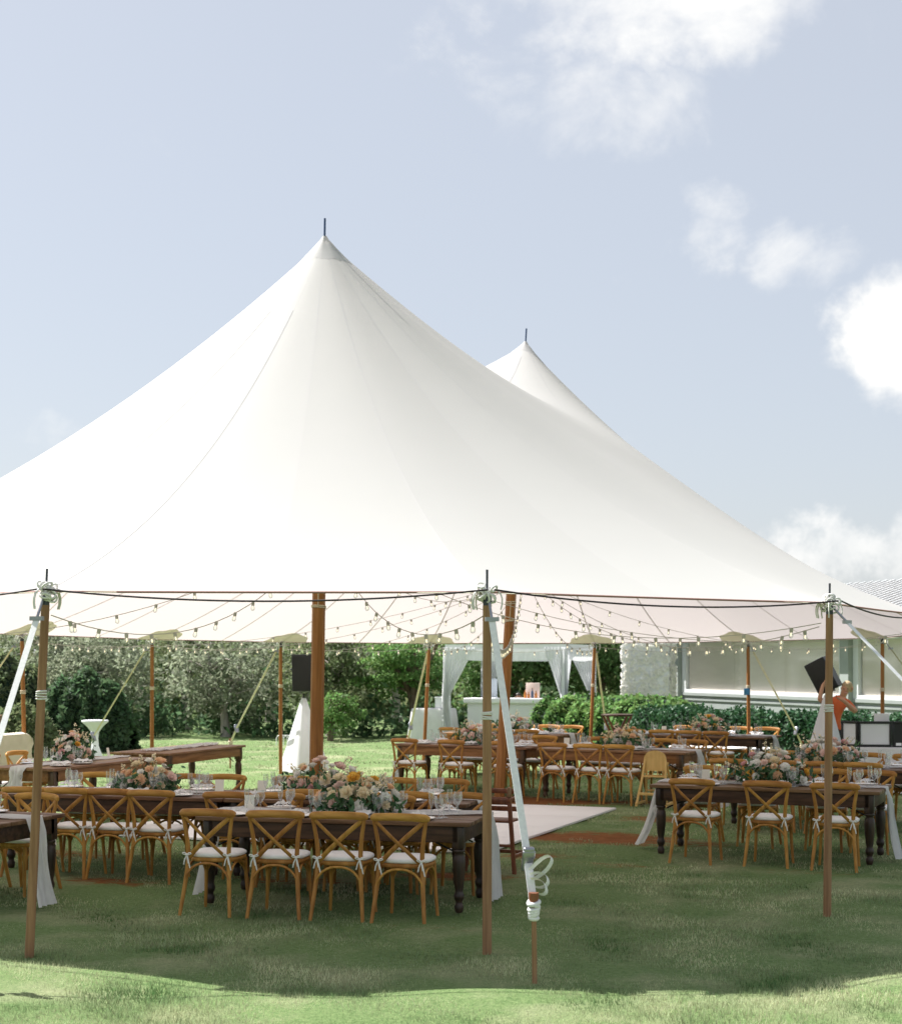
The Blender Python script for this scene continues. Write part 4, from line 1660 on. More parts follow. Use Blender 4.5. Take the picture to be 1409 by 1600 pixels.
def to_world(t, x, y, z=0):
    (cx, cy), a = TABLES[t][0], R(TABLES[t][1])
    return (cx + x * math.cos(a) - y * math.sin(a), cy + x * math.sin(a) + y * math.cos(a), z)


def glass(prof, n=14):
    return MB().lathe(prof, n, caps=False)


GOB = glass([(.001, .003), (.034, .002), (.034, .005), (.006, .012), (.005, .06), (.010, .075), (.030, .095), (.038, .125), (.039, .155), (.036, .175)]).mesh('goblet')
FLU = glass([(.001, .003), (.032, .002), (.032, .005), (.005, .012), (.0045, .08), (.010, .095), (.020, .13), (.0235, .18), (.022, .225)]).mesh('flute')
WIN = glass([(.001, .003), (.036, .002), (.036, .005), (.005, .012), (.0045, .085), (.012, .10), (.036, .13), (.041, .16), (.034, .205)]).mesh('wine_glass')
for me in (GOB, FLU, WIN):
    me.materials.append(MATS['crystal'])
PLATE = MB().lathe([(.001, .004), (.085, .004), (.10, .008), (.135, .018), (.137, .021), (.10, .013), (.085, .010), (.001, .010)], 24, caps=False).mesh('plate')
PLATE.materials.append(MATS['china'])
NAP = []
for v in range(4):
    rr_ = random.Random(v)
    rows = []
    for i in range(9):
        row = []
        for j in range(7):
            x = (i / 8 - .5) * .22
            y = (j / 6 - .5) * (.09 + .05 * abs(i / 8 - .5) * 2)
            z = .012 + .050 * abs(math.sin(j * 1.4 + v + i * .5)) * (1 - abs(j / 6 - .5)) + rr_.uniform(0, .008)
            row.append((x, y, z))
        rows.append(row)
    me = MB().sheet(rows).mesh('napkin')
    me.materials.append(MATS['linen'])
    NAP.append(me)


def put(name, me, t, x, y, z, rz, label, cat, group):
    o = link(name, me)
    o.location = to_world(t, x, y, z)
    o.rotation_euler = (0, 0, R(TABLES[t][1]) + rz)
    return set_props(o, label, cat, group)


TOP = .7605


def runner(t, x0, x1, drop0, drop1, label, w=.36, flare0=.1, flare1=.1, yo=0.0):
    """soft gauze runner: drop0/drop1 say how far it falls at each end"""
    a = R(TABLES[t][1])
    e_loc = to_world(t, 0, 0)
    rows = []
    n = 15
    rk = random.Random(len(label))
    ph = rk.uniform(0, 6)
    stations = []
    if drop0:
        for k in range(12, -1, -1):
            stations.append(('d0', k / 12))
    m = 26
    for k in range(m + 1):
        stations.append(('t', k / m))
    if drop1:
        for k in range(13):
            stations.append(('d1', k / 12))
    for kind, f in stations:
        row = []
        for j in range(n):
            s = j / (n - 1) - .5
            if kind == 't':
                x = x0 + (x1 - x0) * f
                y = s * w * (.72 + .12 * math.sin(f * 9 + ph)) + .02 * math.sin(f * 7 + ph)
                z = TOP + .006 + (.035 if t == 'L' else .016) * abs(math.sin(j * 1.25 + f * 9 + ph))
                row.append((x, y + yo * f * f, z))
            else:
                dr = drop0 if kind == 'd0' else drop1
                xe, sg = (x0, -1) if kind == 'd0' else (x1, 1)
                fl = flare0 if kind == 'd0' else flare1
                curve = .012 + .03 * min(1, f * 6)
                x = xe + sg * (curve + fl * f * f + .035 * math.sin(j * 1.5 + ph + f) * min(1, f * 3))
                y = s * w * (.62 - .18 * min(1, f * 2.5) + .28 * f * f) + .015 * math.sin(f * 5 + j) + (yo if kind == 'd1' else 0)
                z = max(.012, TOP + .008 - dr * f)
                row.append((x, y, z))
        rows.append(row)
    o = MB().sheet(rows).build('table_runner', 'gauze')
    o.location = e_loc
    o.rotation_euler = (0, 0, a)
    return set_props(o, label, 'runner', 'white gauze runners')


for t, ((cx, cy), ang, wood, nm, near, far, fx) in TABLES.items():
    TABLE[wood].spawn('farm_table', (cx, cy, 0), R(ang), TLAB[t], 'table', 'wooden farm tables')
    for side, lst, sg in (('near', near, -1), ('far', far, 1)):
        for i, lx in enumerate(lst):
            if t == 'K':
                lab = f'{ORD[i]} cross-back chair half hidden beyond {nm}'
            else:
                lab = f'{ORD[i]} cross-back chair from the left, {side} side of {nm}'
            w = to_world(t, lx + rj.uniform(-.012, .012), sg * (.74 + rj.uniform(-.035, .035)))
            c = CHAIR.spawn('cross_back_chair', (w[0], w[1], -.004), R(ang) + (0 if sg < 0 else math.pi) + R(rj.uniform(-4, 4)), lab, 'chair', 'wooden cross-back chairs',
                            skip=())
    # place settings
    seats = [(x, -1) for x in near] + [(x, 1) for x in far]
    if t == 'A':
        seats += [(.62, -1), (.1, -1)]
    if t in ('K',):
        seats += [(-.8, -1), (-.3, -1)]
    for k, (lx, sg) in enumerate(seats):
        if fx is not None and abs(lx - fx) < .33:
            gx = .0
        y = sg * .335
        sd_ = 'near' if sg < 0 else 'far'
        od_ = ORD[sorted(x for x, s_ in seats if s_ == sg).index(lx)]
        where = f'at the {od_} {sd_} seat of {nm}'
        put('plate', PLATE, t, lx, y, TOP, 0, f'white dinner plate {where}', 'plate', f'plates on {nm}')
        put('napkin', NAP[rj.randint(0, 3)], t, lx + rj.uniform(-.01, .01), y, TOP + .012, rj.uniform(-.5, .5) + math.pi / 2 * rj.randint(0, 1), f'crumpled white napkin {where}', 'napkin', f'napkins on {nm}')
        ox = .13 if lx < 1.0 else -.13
        put('goblet', GOB, t, lx + ox + rj.uniform(-.02, .02), sg * (.20 + rj.uniform(-.02, .02)), TOP, 0, f'clear cut glass goblet {where}', 'goblet', f'goblets on {nm}')
        put('flute', FLU, t, lx + ox * .45 + rj.uniform(-.02, .02), sg * (.165 + rj.uniform(-.02, .02)), TOP, 0, f'tall clear flute {where}', 'flute', f'flutes on {nm}')
        if t in 'ABCDEF':
            put('wine_glass', WIN, t, lx + ox * 1.1 + rj.uniform(-.02, .02), sg * (.13 + rj.uniform(-.015, .015)), TOP, 0, f'clear wine glass {where}', 'glass', f'wine glasses on {nm}')

runner('A', -1.2, 1.22, 0, .74, 'white gauze runner of the table cropped at the left edge')
runner('B', -1.22, 1.22, .74, .74, 'white gauze runner trailing to the grass, front centre table', w=.5, flare1=.04, yo=.24)
runner('C', -1.22, 1.22, .5, 0, 'white gauze runner along the second row left table')
runner('D', -1.22, 1.22, 0, .35, 'white gauze runner along the table behind the front centre one')
runner('E', -1.22, 1.22, .72, .74, 'white gauze runner flaring off both ends of the right dark table', flare0=.22)
runner('F', -1.22, 1.22, .6, .3, 'white gauze runner along the table behind the right one')
runner('G', -1.22, 1.22, .72, 0, 'sheer white runner falling off the left end of the far row', flare0=.35)
runner('H', -1.22, 1.22, 0, .55, 'white runner along the table beside the pine high chair')
runner('I', -1.22, 1.22, 0, .4, 'white runner along the back table before the bar')
runner('J', -1.22, 1.22, 0, .35, 'white runner along the back table against the hedge')
runner('K', -1.22, 1.22, .3, 0, 'white runner along the table before the cream settee')
runner('L', -.9, 1.1, 0, 0, 'white runner left crumpled on the bare angled table')

for t, lx, ly in (('B', -.95, .12), ('D', -1.05, .1), ('C', .95, .1), ('H', -1.0, .12), ('E', -.75, .15), ('J', -.9, .1), ('K', 1.0, .1)):
    mb = MB()
    mb.box((0, 0, .075), (.09, .004, .125), Matrix.Rotation(R(-10), 3, 'X'))
    e = thing('table_card', to_world(t, lx, ly, TOP), R(TABLES[t][1]) + .2, 'small plain cream card on a stand upon ' + TABLES[t][3], 'card', 'table cards')
    mb.build('card', 'card', e)
    MB().rbox((0, 0, .006), (.07, .05, .012), .003).build('stand', 'crate', e)


# ---------------------------------------------------------------- flowers
def bloom_mesh(name, m, kind, seed):
    r_ = random.Random(seed)
    mb = MB()
    rings = {'rose': ((3, .35, .92, .55), (5, .62, .80, .62), (6, .88, .58, .70), (7, 1.05, .22, .74)),
             'dahlia': ((6, .35, .80, .42), (10, .62, .62, .40), (13, .85, .38, .40), (14, 1.0, .10, .40)),
             'peony': ((4, .40, .95, .60), (6, .70, .85, .66), (8, .98, .60, .80))}[kind]
    for cnt, rad, up, wd in rings:
        for q in range(cnt):
            a = 2 * math.pi * q / cnt + r_.uniform(-.2, .2) + rad * 2
            ca, sa = math.cos(a), math.sin(a)
            rows = []
            for i in range(4):
                f = i / 3
                rr = rad * (.18 + .82 * f ** .8)
                z = -.25 + (up + .25) * f ** .75 * (1 - .18 * f * f)
                ww = wd * math.sin(math.pi * (.12 + .70 * f)) * .55 * (1.0 if i < 3 else .75)
                row = []
                for s in (-1, 0, 1):
                    cu = -.16 * wd * abs(s)
                    row.append((ca * (rr + cu) - sa * ww * s, sa * (rr + cu) + ca * ww * s, z + r_.uniform(-.03, .03)))
                rows.append(row)
            mb.sheet(rows)
    mb.lathe([(.02, -.35), (.28, -.2), (.34, .1), (.30, .45), (.02, .62)], 7)
    me = mb.mesh(name)
    me.materials.append(MATS[m])
    return me


BLOOM = []
for m, nm, w in (('petal_white', 'white_rose', 7), ('petal_cream', 'cream_rose', 6), ('petal_blush', 'blush_rose', 6), ('petal_peach', 'peach_dahlia', 5), ('petal_rose', 'dusty_rose', 2), ('petal_yellow', 'yellow_dahlia', 2)):
    kinds = ('dahlia', 'peony') if 'dahlia' in nm else ('rose', 'peony')
    for k in kinds:
        me = bloom_mesh(nm, m, k, len(BLOOM))
        BLOOM += [(nm, me)] * w


def centrepiece(t, lx, ly, label, hx=.36, hy=.21, hz=.27, n=30, seed=1):
    r_ = random.Random(seed)
    rg = np.random.default_rng(seed)
    e = thing('centrepiece', to_world(t, lx, ly, TOP), R(TABLES[t][1]), label, 'flowers', 'flower centrepieces')
    MB().lathe([(.05, 0), (.055, .01), (.03, .03), (.06, .06), (.10, .10), (.11, .13)], 14).build('bowl', 'brass', e)
    pts = []
    tries = 0
    while len(pts) < n and tries < 3000:
        tries += 1
        a = r_.uniform(0, 2 * math.pi)
        b = math.asin(r_.uniform(-.05, 1))
        d = Vector((math.cos(a) * math.cos(b), math.sin(a) * math.cos(b), math.sin(b)))
        k = r_.uniform(.80, 1.08)
        p = Vector((d.x * hx * k, d.y * hy * k, .07 + d.z * hz * k))
        rad = r_.choice((.044, .052, .060, .068))
        if all((p - q).length > (rad + rq) * .80 for q, _, rq in pts):
            pts.append((p, d, rad))
    for p, d, rad in pts:
        nm, me = r_.choice(BLOOM)
        o = link(nm, me, e)
        o.location = p
        dd = Vector((d.x / hx * .3, d.y / hy * .3, d.z + .25)).normalized()
        o.rotation_mode = 'QUATERNION'
        o.rotation_quaternion = dd.to_track_quat('Z', 'Y') @ Quaternion((0, 0, 1), r_.uniform(0, 6))
        o.scale = (rad, rad, rad * r_.uniform(.8, 1.0))
    # greenery: leaves through the mound, trailing over the table, plus small filler sprigs
    c = []
    for _ in range(420):
        a = r_.uniform(0, 2 * math.pi)
        k = r_.uniform(.35, 1.12)
        b = abs(r_.gauss(0, .35))
        c.append((math.cos(a) * hx * k * 1.08, math.sin(a) * hy * k * 1.15, max(.012, .03 + b * hz * .9)))
    c = np.array(c)
    me = np_mesh('greenery', leaf_verts(c, .085, rg, .42, .5), None, 4)
    link('greenery', me, e, 'leaf_floral')['kind'] = 'stuff'
    mb = MB()
    tips = []
    for _ in range(10):
        a = r_.uniform(0, 2 * math.pi)
        b = r_.uniform(.3, 1.4)
        d = Vector((math.cos(a) * math.cos(b) * hx, math.sin(a) * math.cos(b) * hy, .06 + math.sin(b) * hz))
        end = d * r_.uniform(1.15, 1.38)
        mb.tube([d * .6, d, end], .003, 4)
        for f in (.7, .8, .9, 1.0, 1.06):
            for _ in range(3):
                tips.append(tuple(d.lerp(end, (f - .7) * 2.6) + Vector((r_.gauss(0, .012), r_.gauss(0, .012), r_.gauss(0, .010)))))
    mb.build('stem', 'leaf_floral', e)
    me = np_mesh('filler_blossom', leaf_verts(np.array(tips), .028, rg, .8, .4), None, 4)
    link('filler_blossom', me, e, 'petal_cream')['kind'] = 'stuff'
    return e


centrepiece('B', .10, .0, 'low pastel flower centrepiece on the front centre table', hx=.36, hz=.27, n=32, seed=1)
centrepiece('D', -.36, .0, 'taller blush flower centrepiece just behind the front one', hx=.36, hz=.30, n=32, seed=2)
centrepiece('C', .2, .0, 'pink and white flower centrepiece on the second row left table', hx=.33, hz=.26, n=28, seed=3)
centrepiece('E', -.0, .0, 'large peach flower centrepiece on the right dark table', hx=.40, hz=.30, n=36, seed=4)
centrepiece('F', -.02, .0, 'peach flower centrepiece on the table behind the right one', hx=.40, hz=.30, n=34, seed=5)
centrepiece('G', .0, .0, 'peach flower centrepiece left of the leaning centre pole', hx=.34, hz=.26, n=26, seed=6)
centrepiece('H', .05, .0, 'peach and blush flower centrepiece below the folding cocktail table', hx=.34, hz=.26, n=26, seed=7)
centrepiece('I', .0, .0, 'small flower centrepiece right of the leaning centre pole, before the bar', hx=.34, hz=.26, n=24, seed=8)
centrepiece('J', .0, .0, 'flower centrepiece before the dark hedge and grey house', hx=.34, hz=.26, n=24, seed=9)
centrepiece('K', .05, .05, 'round pink and white flowers with fern before the shrubs at left', hx=.30, hz=.32, n=28, seed=10)


# ---------------------------------------------------------------- string lights
def bulb_proto():
    p = Proto()
    s = p.part('bulb', MB().lathe([(.001, -.086), (.012, -.083), (.019, -.070), (.021, -.058), (.017, -.045), (.012, -.034), (.010, -.03)], 10), 'crystal')
    p.part('filament', MB().lathe([(.002, -.068), (.006, -.062), (.006, -.048), (.003, -.038)], 6), 'filament', s)
    p.part('socket', MB().lathe([(.015, -.034), (.016, -.005), (.012, .004)], 8), 'socket', s)
    return p


BULB = bulb_proto()


def strand(a, b, sag, label, step=.50):
    a, b = Vector(a), Vector(b)
    L = (b - a).length
    e = thing('string_lights', (0, 0, 0), 0, label, 'string lights', 'strings of festoon bulbs under the canopy')
    path = sag_path(a, b, sag, 22)
    MB().tube(path, .0045, 4).build('wire', 'wire', e)
    n = int(L / step)
    for i in range(n):
        t = (i + .6) / (n + .2)
        q = path[0].lerp(path[0], 0)
        k = t * 22
        i0 = min(21, int(k))
        q = path[i0].lerp(path[i0 + 1], k - i0)
        nm, me, ch = BULB.parts[0]
        o = link(nm, me, e)
        o.location = q
        o.rotation_euler = (rj.uniform(-.2, .2), rj.uniform(-.2, .2), 0)
        for n2, m2, _ in ch:
            link(n2, m2, o)


def under(p, z):
    return (p.x, p.y, min(z, cz(p) - .06))


PN = {2: 'the hidden corner pole at left', 3: 'the left front pole', 4: 'the middle front pole', 5: 'the right front pole', 6: 'the right side pole out of frame'}
for i in (2, 3, 4, 5, 6):
    t = TOPS[i] + (C1 - TOPS[i]).normalized() * .08
    at = K1 + (TOPS[i] - K1).normalized() * .1
    strand((t.x, t.y, eave_z(t.y) - .17), (at.x, at.y, 3.55), .52, f'festoon bulbs rising from {PN[i]} to the nearer centre pole')
FN = {9: 'the pole behind the music booth', 10: 'the pole against the dark hedge', 11: 'the leaning pole by the round bush', 12: 'the leaning pole before the arbour', 13: 'the thin far pole left of the loudspeaker', 14: 'the far pole behind the bare table', 15: 'the far left pole behind the settee'}
for i in FN:
    t = TOPS[i] + (C2 - TOPS[i]).normalized() * .08
    at = K2 + (TOPS[i] - K2).normalized() * .1
    strand((t.x, t.y, eave_z(t.y) - .12), (at.x, at.y, 3.35), .40, f'festoon bulbs from {FN[i]} to the farther centre pole')
for i, lab in ((9, 'festoon bulbs along the far eave above the booth and hedge'), (10, 'festoon bulbs along the far eave above the house corner'), (11, 'festoon bulbs along the far eave above the arbour'),
               (12, 'festoon bulbs along the far eave left of the arbour'), (13, 'festoon bulbs along the far eave above the bare table'), (14, 'festoon bulbs along the far eave at far left')):
    a, b = TOPS[i], TOPS[i + 1]
    a = a + (C2 - a).normalized() * .1
    b = b + (C2 - b).normalized() * .1
    strand((a.x, a.y, eave_z(a.y) - .06), (b.x, b.y, eave_z(b.y) - .06), .12, lab, .42)
strand((K1.x + .08, K1.y, 3.5), (K2.x - .1, K2.y, 3.5), .6, 'festoon bulbs hung between the two centre poles')
t = TOPS[5] + (C1 - TOPS[5]).normalized() * .1
strand((t.x, t.y, eave_z(t.y) - .2), (K2.x + .1, K2.y - .05, 3.3), .5, 'festoon bulbs crossing from the right front pole to the farther centre pole')
t = TOPS[4] + (C1 - TOPS[4]).normalized() * .1
strand((t.x, t.y, eave_z(t.y) - .2), (K2.x - .05, K2.y - .1, 3.3), .55, 'festoon bulbs crossing from the middle front pole to the farther centre pole')


# ---------------------------------------------------------------- high chairs, cocktail tables, settee
def redwood_high_chair():
    e = thing('high_chair', (.47, 15.55, 0), R(-20), 'dark red wooden high chair at the right end of the front table', 'high chair')
    W = .40
    for sx in (-1, 1):
        for sy in (-1, 1):
            MB().tube([(sx * (W / 2 + .06), sy * .25, -.01), (sx * (W / 2 - .03), sy * .15, .78)], .026, 4, smooth=False).build('leg', 'redwood', e)
    for sx in (-1, 1):
        MB().rbox((sx * (W / 2 - .02), 0, .72), (.03, .40, .045), .006).build('arm', 'redwood', e)
        MB().rbox((sx * (W / 2 + .035), 0, .16), (.026, .46, .035), .005).build('stretcher', 'redwood', e)
    MB().rbox((0, .20, .16), (W + .04, .026, .035), .005).build('stretcher', 'redwood', e)
    MB().rbox((0, -.22, .27), (W + .02, .05, .025), .005).build('foot_rest', 'redwood', e)
    MB().rbox((0, 0, .50), (W - .02, .34, .022), .006).build('seat', 'redwood', e)
    for z in (.60, .69, .78):
        MB().rbox((0, .17, z), (W - .02, .02, .05), .006).build('back_slat', 'redwood', e)
    MB().rbox((0, -.16, .70), (W - .03, .02, .06), .006).build('front_rail', 'redwood', e)
    MB().rbox((W / 2 - .02, -.17, .80), (.03, .07, .10), .012).build('knob', 'crate', e)


redwood_high_chair()


def pine_high_chair():
    e = thing('high_chair', (3.0, 22.5, 0), R(-24), 'yellow pine high chair with rounded solid back at the far row', 'high chair')
    # side frames leaning to the front at the top, seat and foot plate between, solid rounded back
    for s in (-1, 1):
        MB().tube([(s * .225, -.24, -.01), (s * .175, -.10, .40), (s * .155, -.03, .66)], .022, 4, smooth=False).build('side_post', 'pine', e)
        MB().tube([(s * .215, .24, -.01), (s * .175, .10, .42), (s * .155, .01, .62)], .020, 4, smooth=False).build('leg', 'pine', e)
        MB().rbox((s * .225, 0, .03), (.03, .50, .04), .006).build('runner_bar', 'pine', e)
    mb = MB()
    out = []
    for k in range(15):
        a = math.pi * k / 14
        out.append((-.17 * math.cos(a) * (1 - .06 * math.sin(a)), .15 + math.sin(a) ** .7 * .15))
    pts = [(-.165, 0)] + out + [(.165, 0)]
    f0 = [(x, -.045 - .012 * (1 - (x / .17) ** 2), .50 + z) for x, z in pts]
    f1 = [(x, y + .022, z) for x, y, z in f0]
    n = len(pts)
    mb.add(f0 + f1, [tuple(range(n)), tuple(range(2 * n - 1, n - 1, -1))] + [(i, n + i, n + (i + 1) % n, (i + 1) % n) for i in range(n)])
    mb.build('backrest', 'pine', e)
    for q in range(4):
        MB().tube([(-.12 + .08 * q, -.05, .42), (-.12 + .08 * q, -.04, .53)], .009, 6).build('spindle', 'pine', e)
    MB().rbox((0, .02, .42), (.33, .26, .022), .006).build('seat', 'pine', e)
    MB().rbox((0, .16, .20), (.36, .16, .02), .006).build('foot_plate', 'pine', e)
    MB().rbox((0, -.18, .17), (.42, .025, .04), .006).build('stretcher', 'pine', e)
    MB().rbox((0, .10, .60), (.33, .03, .04), .006).build('front_rail', 'pine', e)


pine_high_chair()

e = thing('cocktail_table', (3.2, 29.6, 0), R(12), 'dark wooden folding cocktail table with crossed legs before the bush', 'table')
MB().lathe([(.02, 1.05), (.30, 1.05), (.31, 1.06), (.31, 1.08), (.30, 1.085), (.02, 1.085)], 28).build('tabletop', 'table_dark', e)
for s in (-1, 1):
    for q in (-1, 1):
        MB().tube([(s * .24, q * .16, -.01), (-s * .24, q * .13, 1.05)], .026, 4, smooth=False).build('leg', 'redwood', e)
    MB().tube([(s * .24, -.16, .12), (s * .24, .16, .12)], .016, 5).build('stretcher', 'redwood', e)

e = thing('cocktail_table', (-6.95, 30.0, 0), 0, 'white draped cocktail table with flared top before the shrubs', 'table')
rows = []
for z, r_ in ((.955, .02), (.955, .25), (.94, .262), (.92, .255), (.82, .14), (.72, .075), (.6, .06), (.45, .07), (.28, .13), (.02, .26)):
    rows.append([(r_ * (1 + (.06 * math.cos(q * math.pi / 2) if z < .9 else 0)) * math.cos(2 * math.pi * q / 28), r_ * (1 + (.06 * math.cos(q * math.pi / 2) if z < .9 else 0)) * math.sin(2 * math.pi * q / 28), z) for q in range(28)])
MB().sheet(rows, closed=True).build('stretch_cover', 'scrim', e)
MB().lathe([(.02, .93), (.24, .93), (.24, .95), (.02, .95)], 24).build('tabletop', 'white_paint', e)


def settee():
    e = thing('settee', (-6.95, 22.7, 0), R(-108), 'cream tufted high back settee at the left edge under the tent', 'settee')
    # faces local -y ... sitter looks to the tables
    W = 1.35
    rows = []
    for j in range(9):
        row = []
        for i in range(25):
            x = (i / 24 - .5) * W
            z = .40 + .62 * j / 8
            edge = min(i, 24 - i) / 4
            zz = z - (.10 * max(0, 1 - edge) ** 2 if j == 8 else 0)
            tuft = .018 * math.cos(i * math.pi / 2) * math.cos(j * math.pi / 1.5)
            row.append((x, .30 + tuft + .05 * j / 8, zz))
        rows.append(row)
    b = MB()
    b.sheet(rows)
    back = [[(p[0], p[1] + .11 + .0 * p[2], p[2]) for p in r] for r in rows]
    b.sheet([r[::-1] for r in back])
    b.sheet([rows[-1], [(p[0], p[1] + .05, p[2] + .025) for p in rows[-1]], back[-1]])
    b.sheet([[r[0] for r in rows], [r[0] for r in back]])
    b.sheet([[r[-1] for r in back], [r[-1] for r in rows]])
    b.build('backrest', 'cream', e)
    MB().rbox((0, -.05, .30), (W, .68, .20), .03).build('base', 'cream', e)
    for s in (-1, 1):
        MB().rbox((s * W / 4, -.08, .45), (W / 2 - .02, .60, .12), .04).build('seat_cushion', 'cream', e)
        MB().rbox((s * (W / 2 + .02), -.02, .50), (.10, .66, .36), .04).build('arm', 'cream', e)
        for q in (-1, 1):
            MB().lathe([(.018, 0), (.028, .2)], 10, (s * (W / 2 - .08), -.05 + q * .28, .0)).build('leg', 'leg_dark', e)


settee()
e = thing('wooden_crate', (-9.05, 29.8, 0), R(10), 'stack of brown wooden slats crate at the far left edge', 'crate')
for s in (-1, 1):
    for q in range(6):
        MB().rbox((0, s * .22, .10 + q * .17), (.60, .02, .145), .005).build('slat', 'crate', e)
        MB().rbox((s * .29, 0, .10 + q * .17), (.02, .42, .145), .005).build('slat', 'crate', e)
MB().rbox((0, 0, 1.04), (.62, .46, .03), .005).build('lid', 'crate', e)


# ---------------------------------------------------------------- loudspeakers, music booth
def speaker_box(name, loc, rot, label, size=(.36, .36, .64)):
    e = thing(name, loc, 0, label, 'loudspeaker')
    e.rotation_euler = rot
    w, d, h = size
    mb = MB()
    vs = []
    for z in (-h / 2, h / 2):
        vs += [(-w / 2, -d / 2, z), (w / 2, -d / 2, z), (w * .34, d / 2, z), (-w * .34, d / 2, z)]
    mb.add(vs, [(3, 2, 1, 0), (4, 5, 6, 7), (0, 1, 5, 4), (1, 2, 6, 5), (2, 3, 7, 6), (3, 0, 4, 7)])
    import bmesh
    me = mb.mesh('cabinet')
    bm = bmesh.new()
    bm.from_mesh(me)
    bmesh.ops.bevel(bm, geom=list(bm.edges), offset=.018, segments=2, profile=.5, affect='EDGES')
    bm.to_mesh(me)
    bm.free()
    link('cabinet', me, e, 'black')
    MB().rbox((0, -d / 2 - .006, 0), (w - .05, .012, h - .06), .005).build('grille', 'black_mesh', e)
    for s in (-1, 1):
        MB().rbox((s * (w / 2 - .012), .02, .08), (.025, .11, .04), .008, Matrix.Rotation(s * R(12), 3, 'Z')).build('handle', 'grey_plastic', e)
    MB().tube([(0, .03, -h / 2 - .03), (0, .03, -h / 2 + .01)], .03, 10).build('stand_socket', 'grey_plastic', e)
    return e


def speaker_stand(loc, top, label, spread=.46):
    e = thing('speaker_stand', loc, 0, label, 'stand')
    MB().tube([(0, 0, .25), (0, 0, top)], .018, 8).build('pole', 'black', e)
    for q in range(3):
        a = 2 * math.pi * q / 3 + .5
        MB().tube([(0, 0, .62), (spread * math.cos(a), spread * math.sin(a), .01)], .013, 6).build('leg', 'black', e)
    rows = []
    n = 30
    for j in range(13):
        f = j / 12
        z = (top - .12) * (1 - f) + .03
        row = []
        for q in range(n):
            a = 2 * math.pi * q / n + .5
            tri = .60 + .40 * abs(math.cos((a - .5) * 1.5)) ** 2
            r_ = (.05 + (spread + .03) * f) * tri * (1 + .05 * math.sin(q * 2.3) * f)
            row.append((r_ * math.cos(a), r_ * math.sin(a), z))
        rows.append(row)
    MB().sheet(rows, closed=True).build('scrim', 'scrim', e)
    return e


speaker_stand((-2.78, 29.0, 0), 1.50, 'speaker stand under a white scrim behind the nearer centre pole')
speaker_box('loudspeaker', (-2.84, 29.0, 1.87), (R(-6), 0, R(14)), 'black loudspeaker on its stand left of the nearer centre pole', (.38, .36, .70))
speaker_stand((6.42, 26.25, 0), 1.62, 'speaker stand under a white scrim before the person in orange', .42)
speaker_box('loudspeaker', (6.50, 26.72, 1.87), (R(8), R(-26), R(-38)), 'black loudspeaker held tilted by the person in orange', (.40, .38, .58))

bt = thing('booth_table', (7.25, 24.6, 0), R(-8), 'white clothed table under the black music booth', 'table')
rows = []
for z, g, wv in ((.735, .0, 0), (.735, .94, 0), (.72, .97, 0), (.4, .99, .012), (.02, 1.02, .02)):
    row = []
    for q in range(72):
        a = 2 * math.pi * q / 72
        c_, s_ = math.cos(a), math.sin(a)
        m_ = max(abs(c_), abs(s_))
        f = g / m_
        row.append((c_ * f * (1 + wv * math.sin(q * 1.9)), s_ * f * .40 * (1 + wv * 2 * math.sin(q * 1.7)), z))
    rows.append(row)
MB().sheet(rows, closed=True).build('tablecloth', 'linen', bt)
MB().box((0, 0, .70), (1.8, .74, .03)).build('tabletop', 'table_brown_lit', bt)

bo = thing('music_booth', (7.25, 24.6, .74), R(-8), 'black framed folding booth facade with white cloth panels', 'booth')
x = -.98
yy = -.05
for k, (w, a) in enumerate(((.30, -38), (.52, 3), (.62, 3), (.40, 40))):
    a = R(a)
    M = Matrix.Rotation(a, 3, 'Z')
    c = Vector((x, yy, 0))
    H = .41
    fr = MB()
    for (bx, bz, bw, bh) in ((w / 2, .02, w, .04), (w / 2, H - .02, w, .04), (.018, H / 2, .036, H - .08), (w - .018, H / 2, .036, H - .08)):
        fr.rbox(c + M @ Vector((bx, 0, bz)), (bw, .03, bh), .004, M)
    fo = fr.build('panel_frame', 'black', bo)
    MB().box(c + M @ Vector((w / 2, .004, H / 2)), (w - .06, .006, H - .06), M).build('panel_cloth', 'scrim' if k < 2 else 'black', fo)
    if k == 2:
        MB().box(c + M @ Vector((.10, -.02, .045)), (.085, .006, .045), M).build('tag', 'white_paint', bo)
    x += w * math.cos(a) + .006
    yy += w * math.sin(a)
l = thing('laptop', (6.95, 24.85, .74), R(-8), 'white laptop lid standing above the black booth', 'laptop')
for s in (-1, 1):
    MB().tube([(s * .09, .08, 0), (s * .09, .0, .29)], .01, 6).build('riser_leg', 'black', l)
MB().rbox((0, .02, .30), (.30, .22, .018), .004).build('keyboard', 'laptop', l)
MB().rbox((0, -.10, .415), (.24, .010, .22), .004, Matrix.Rotation(R(8), 3, 'X')).build('lid', 'laptop', l)


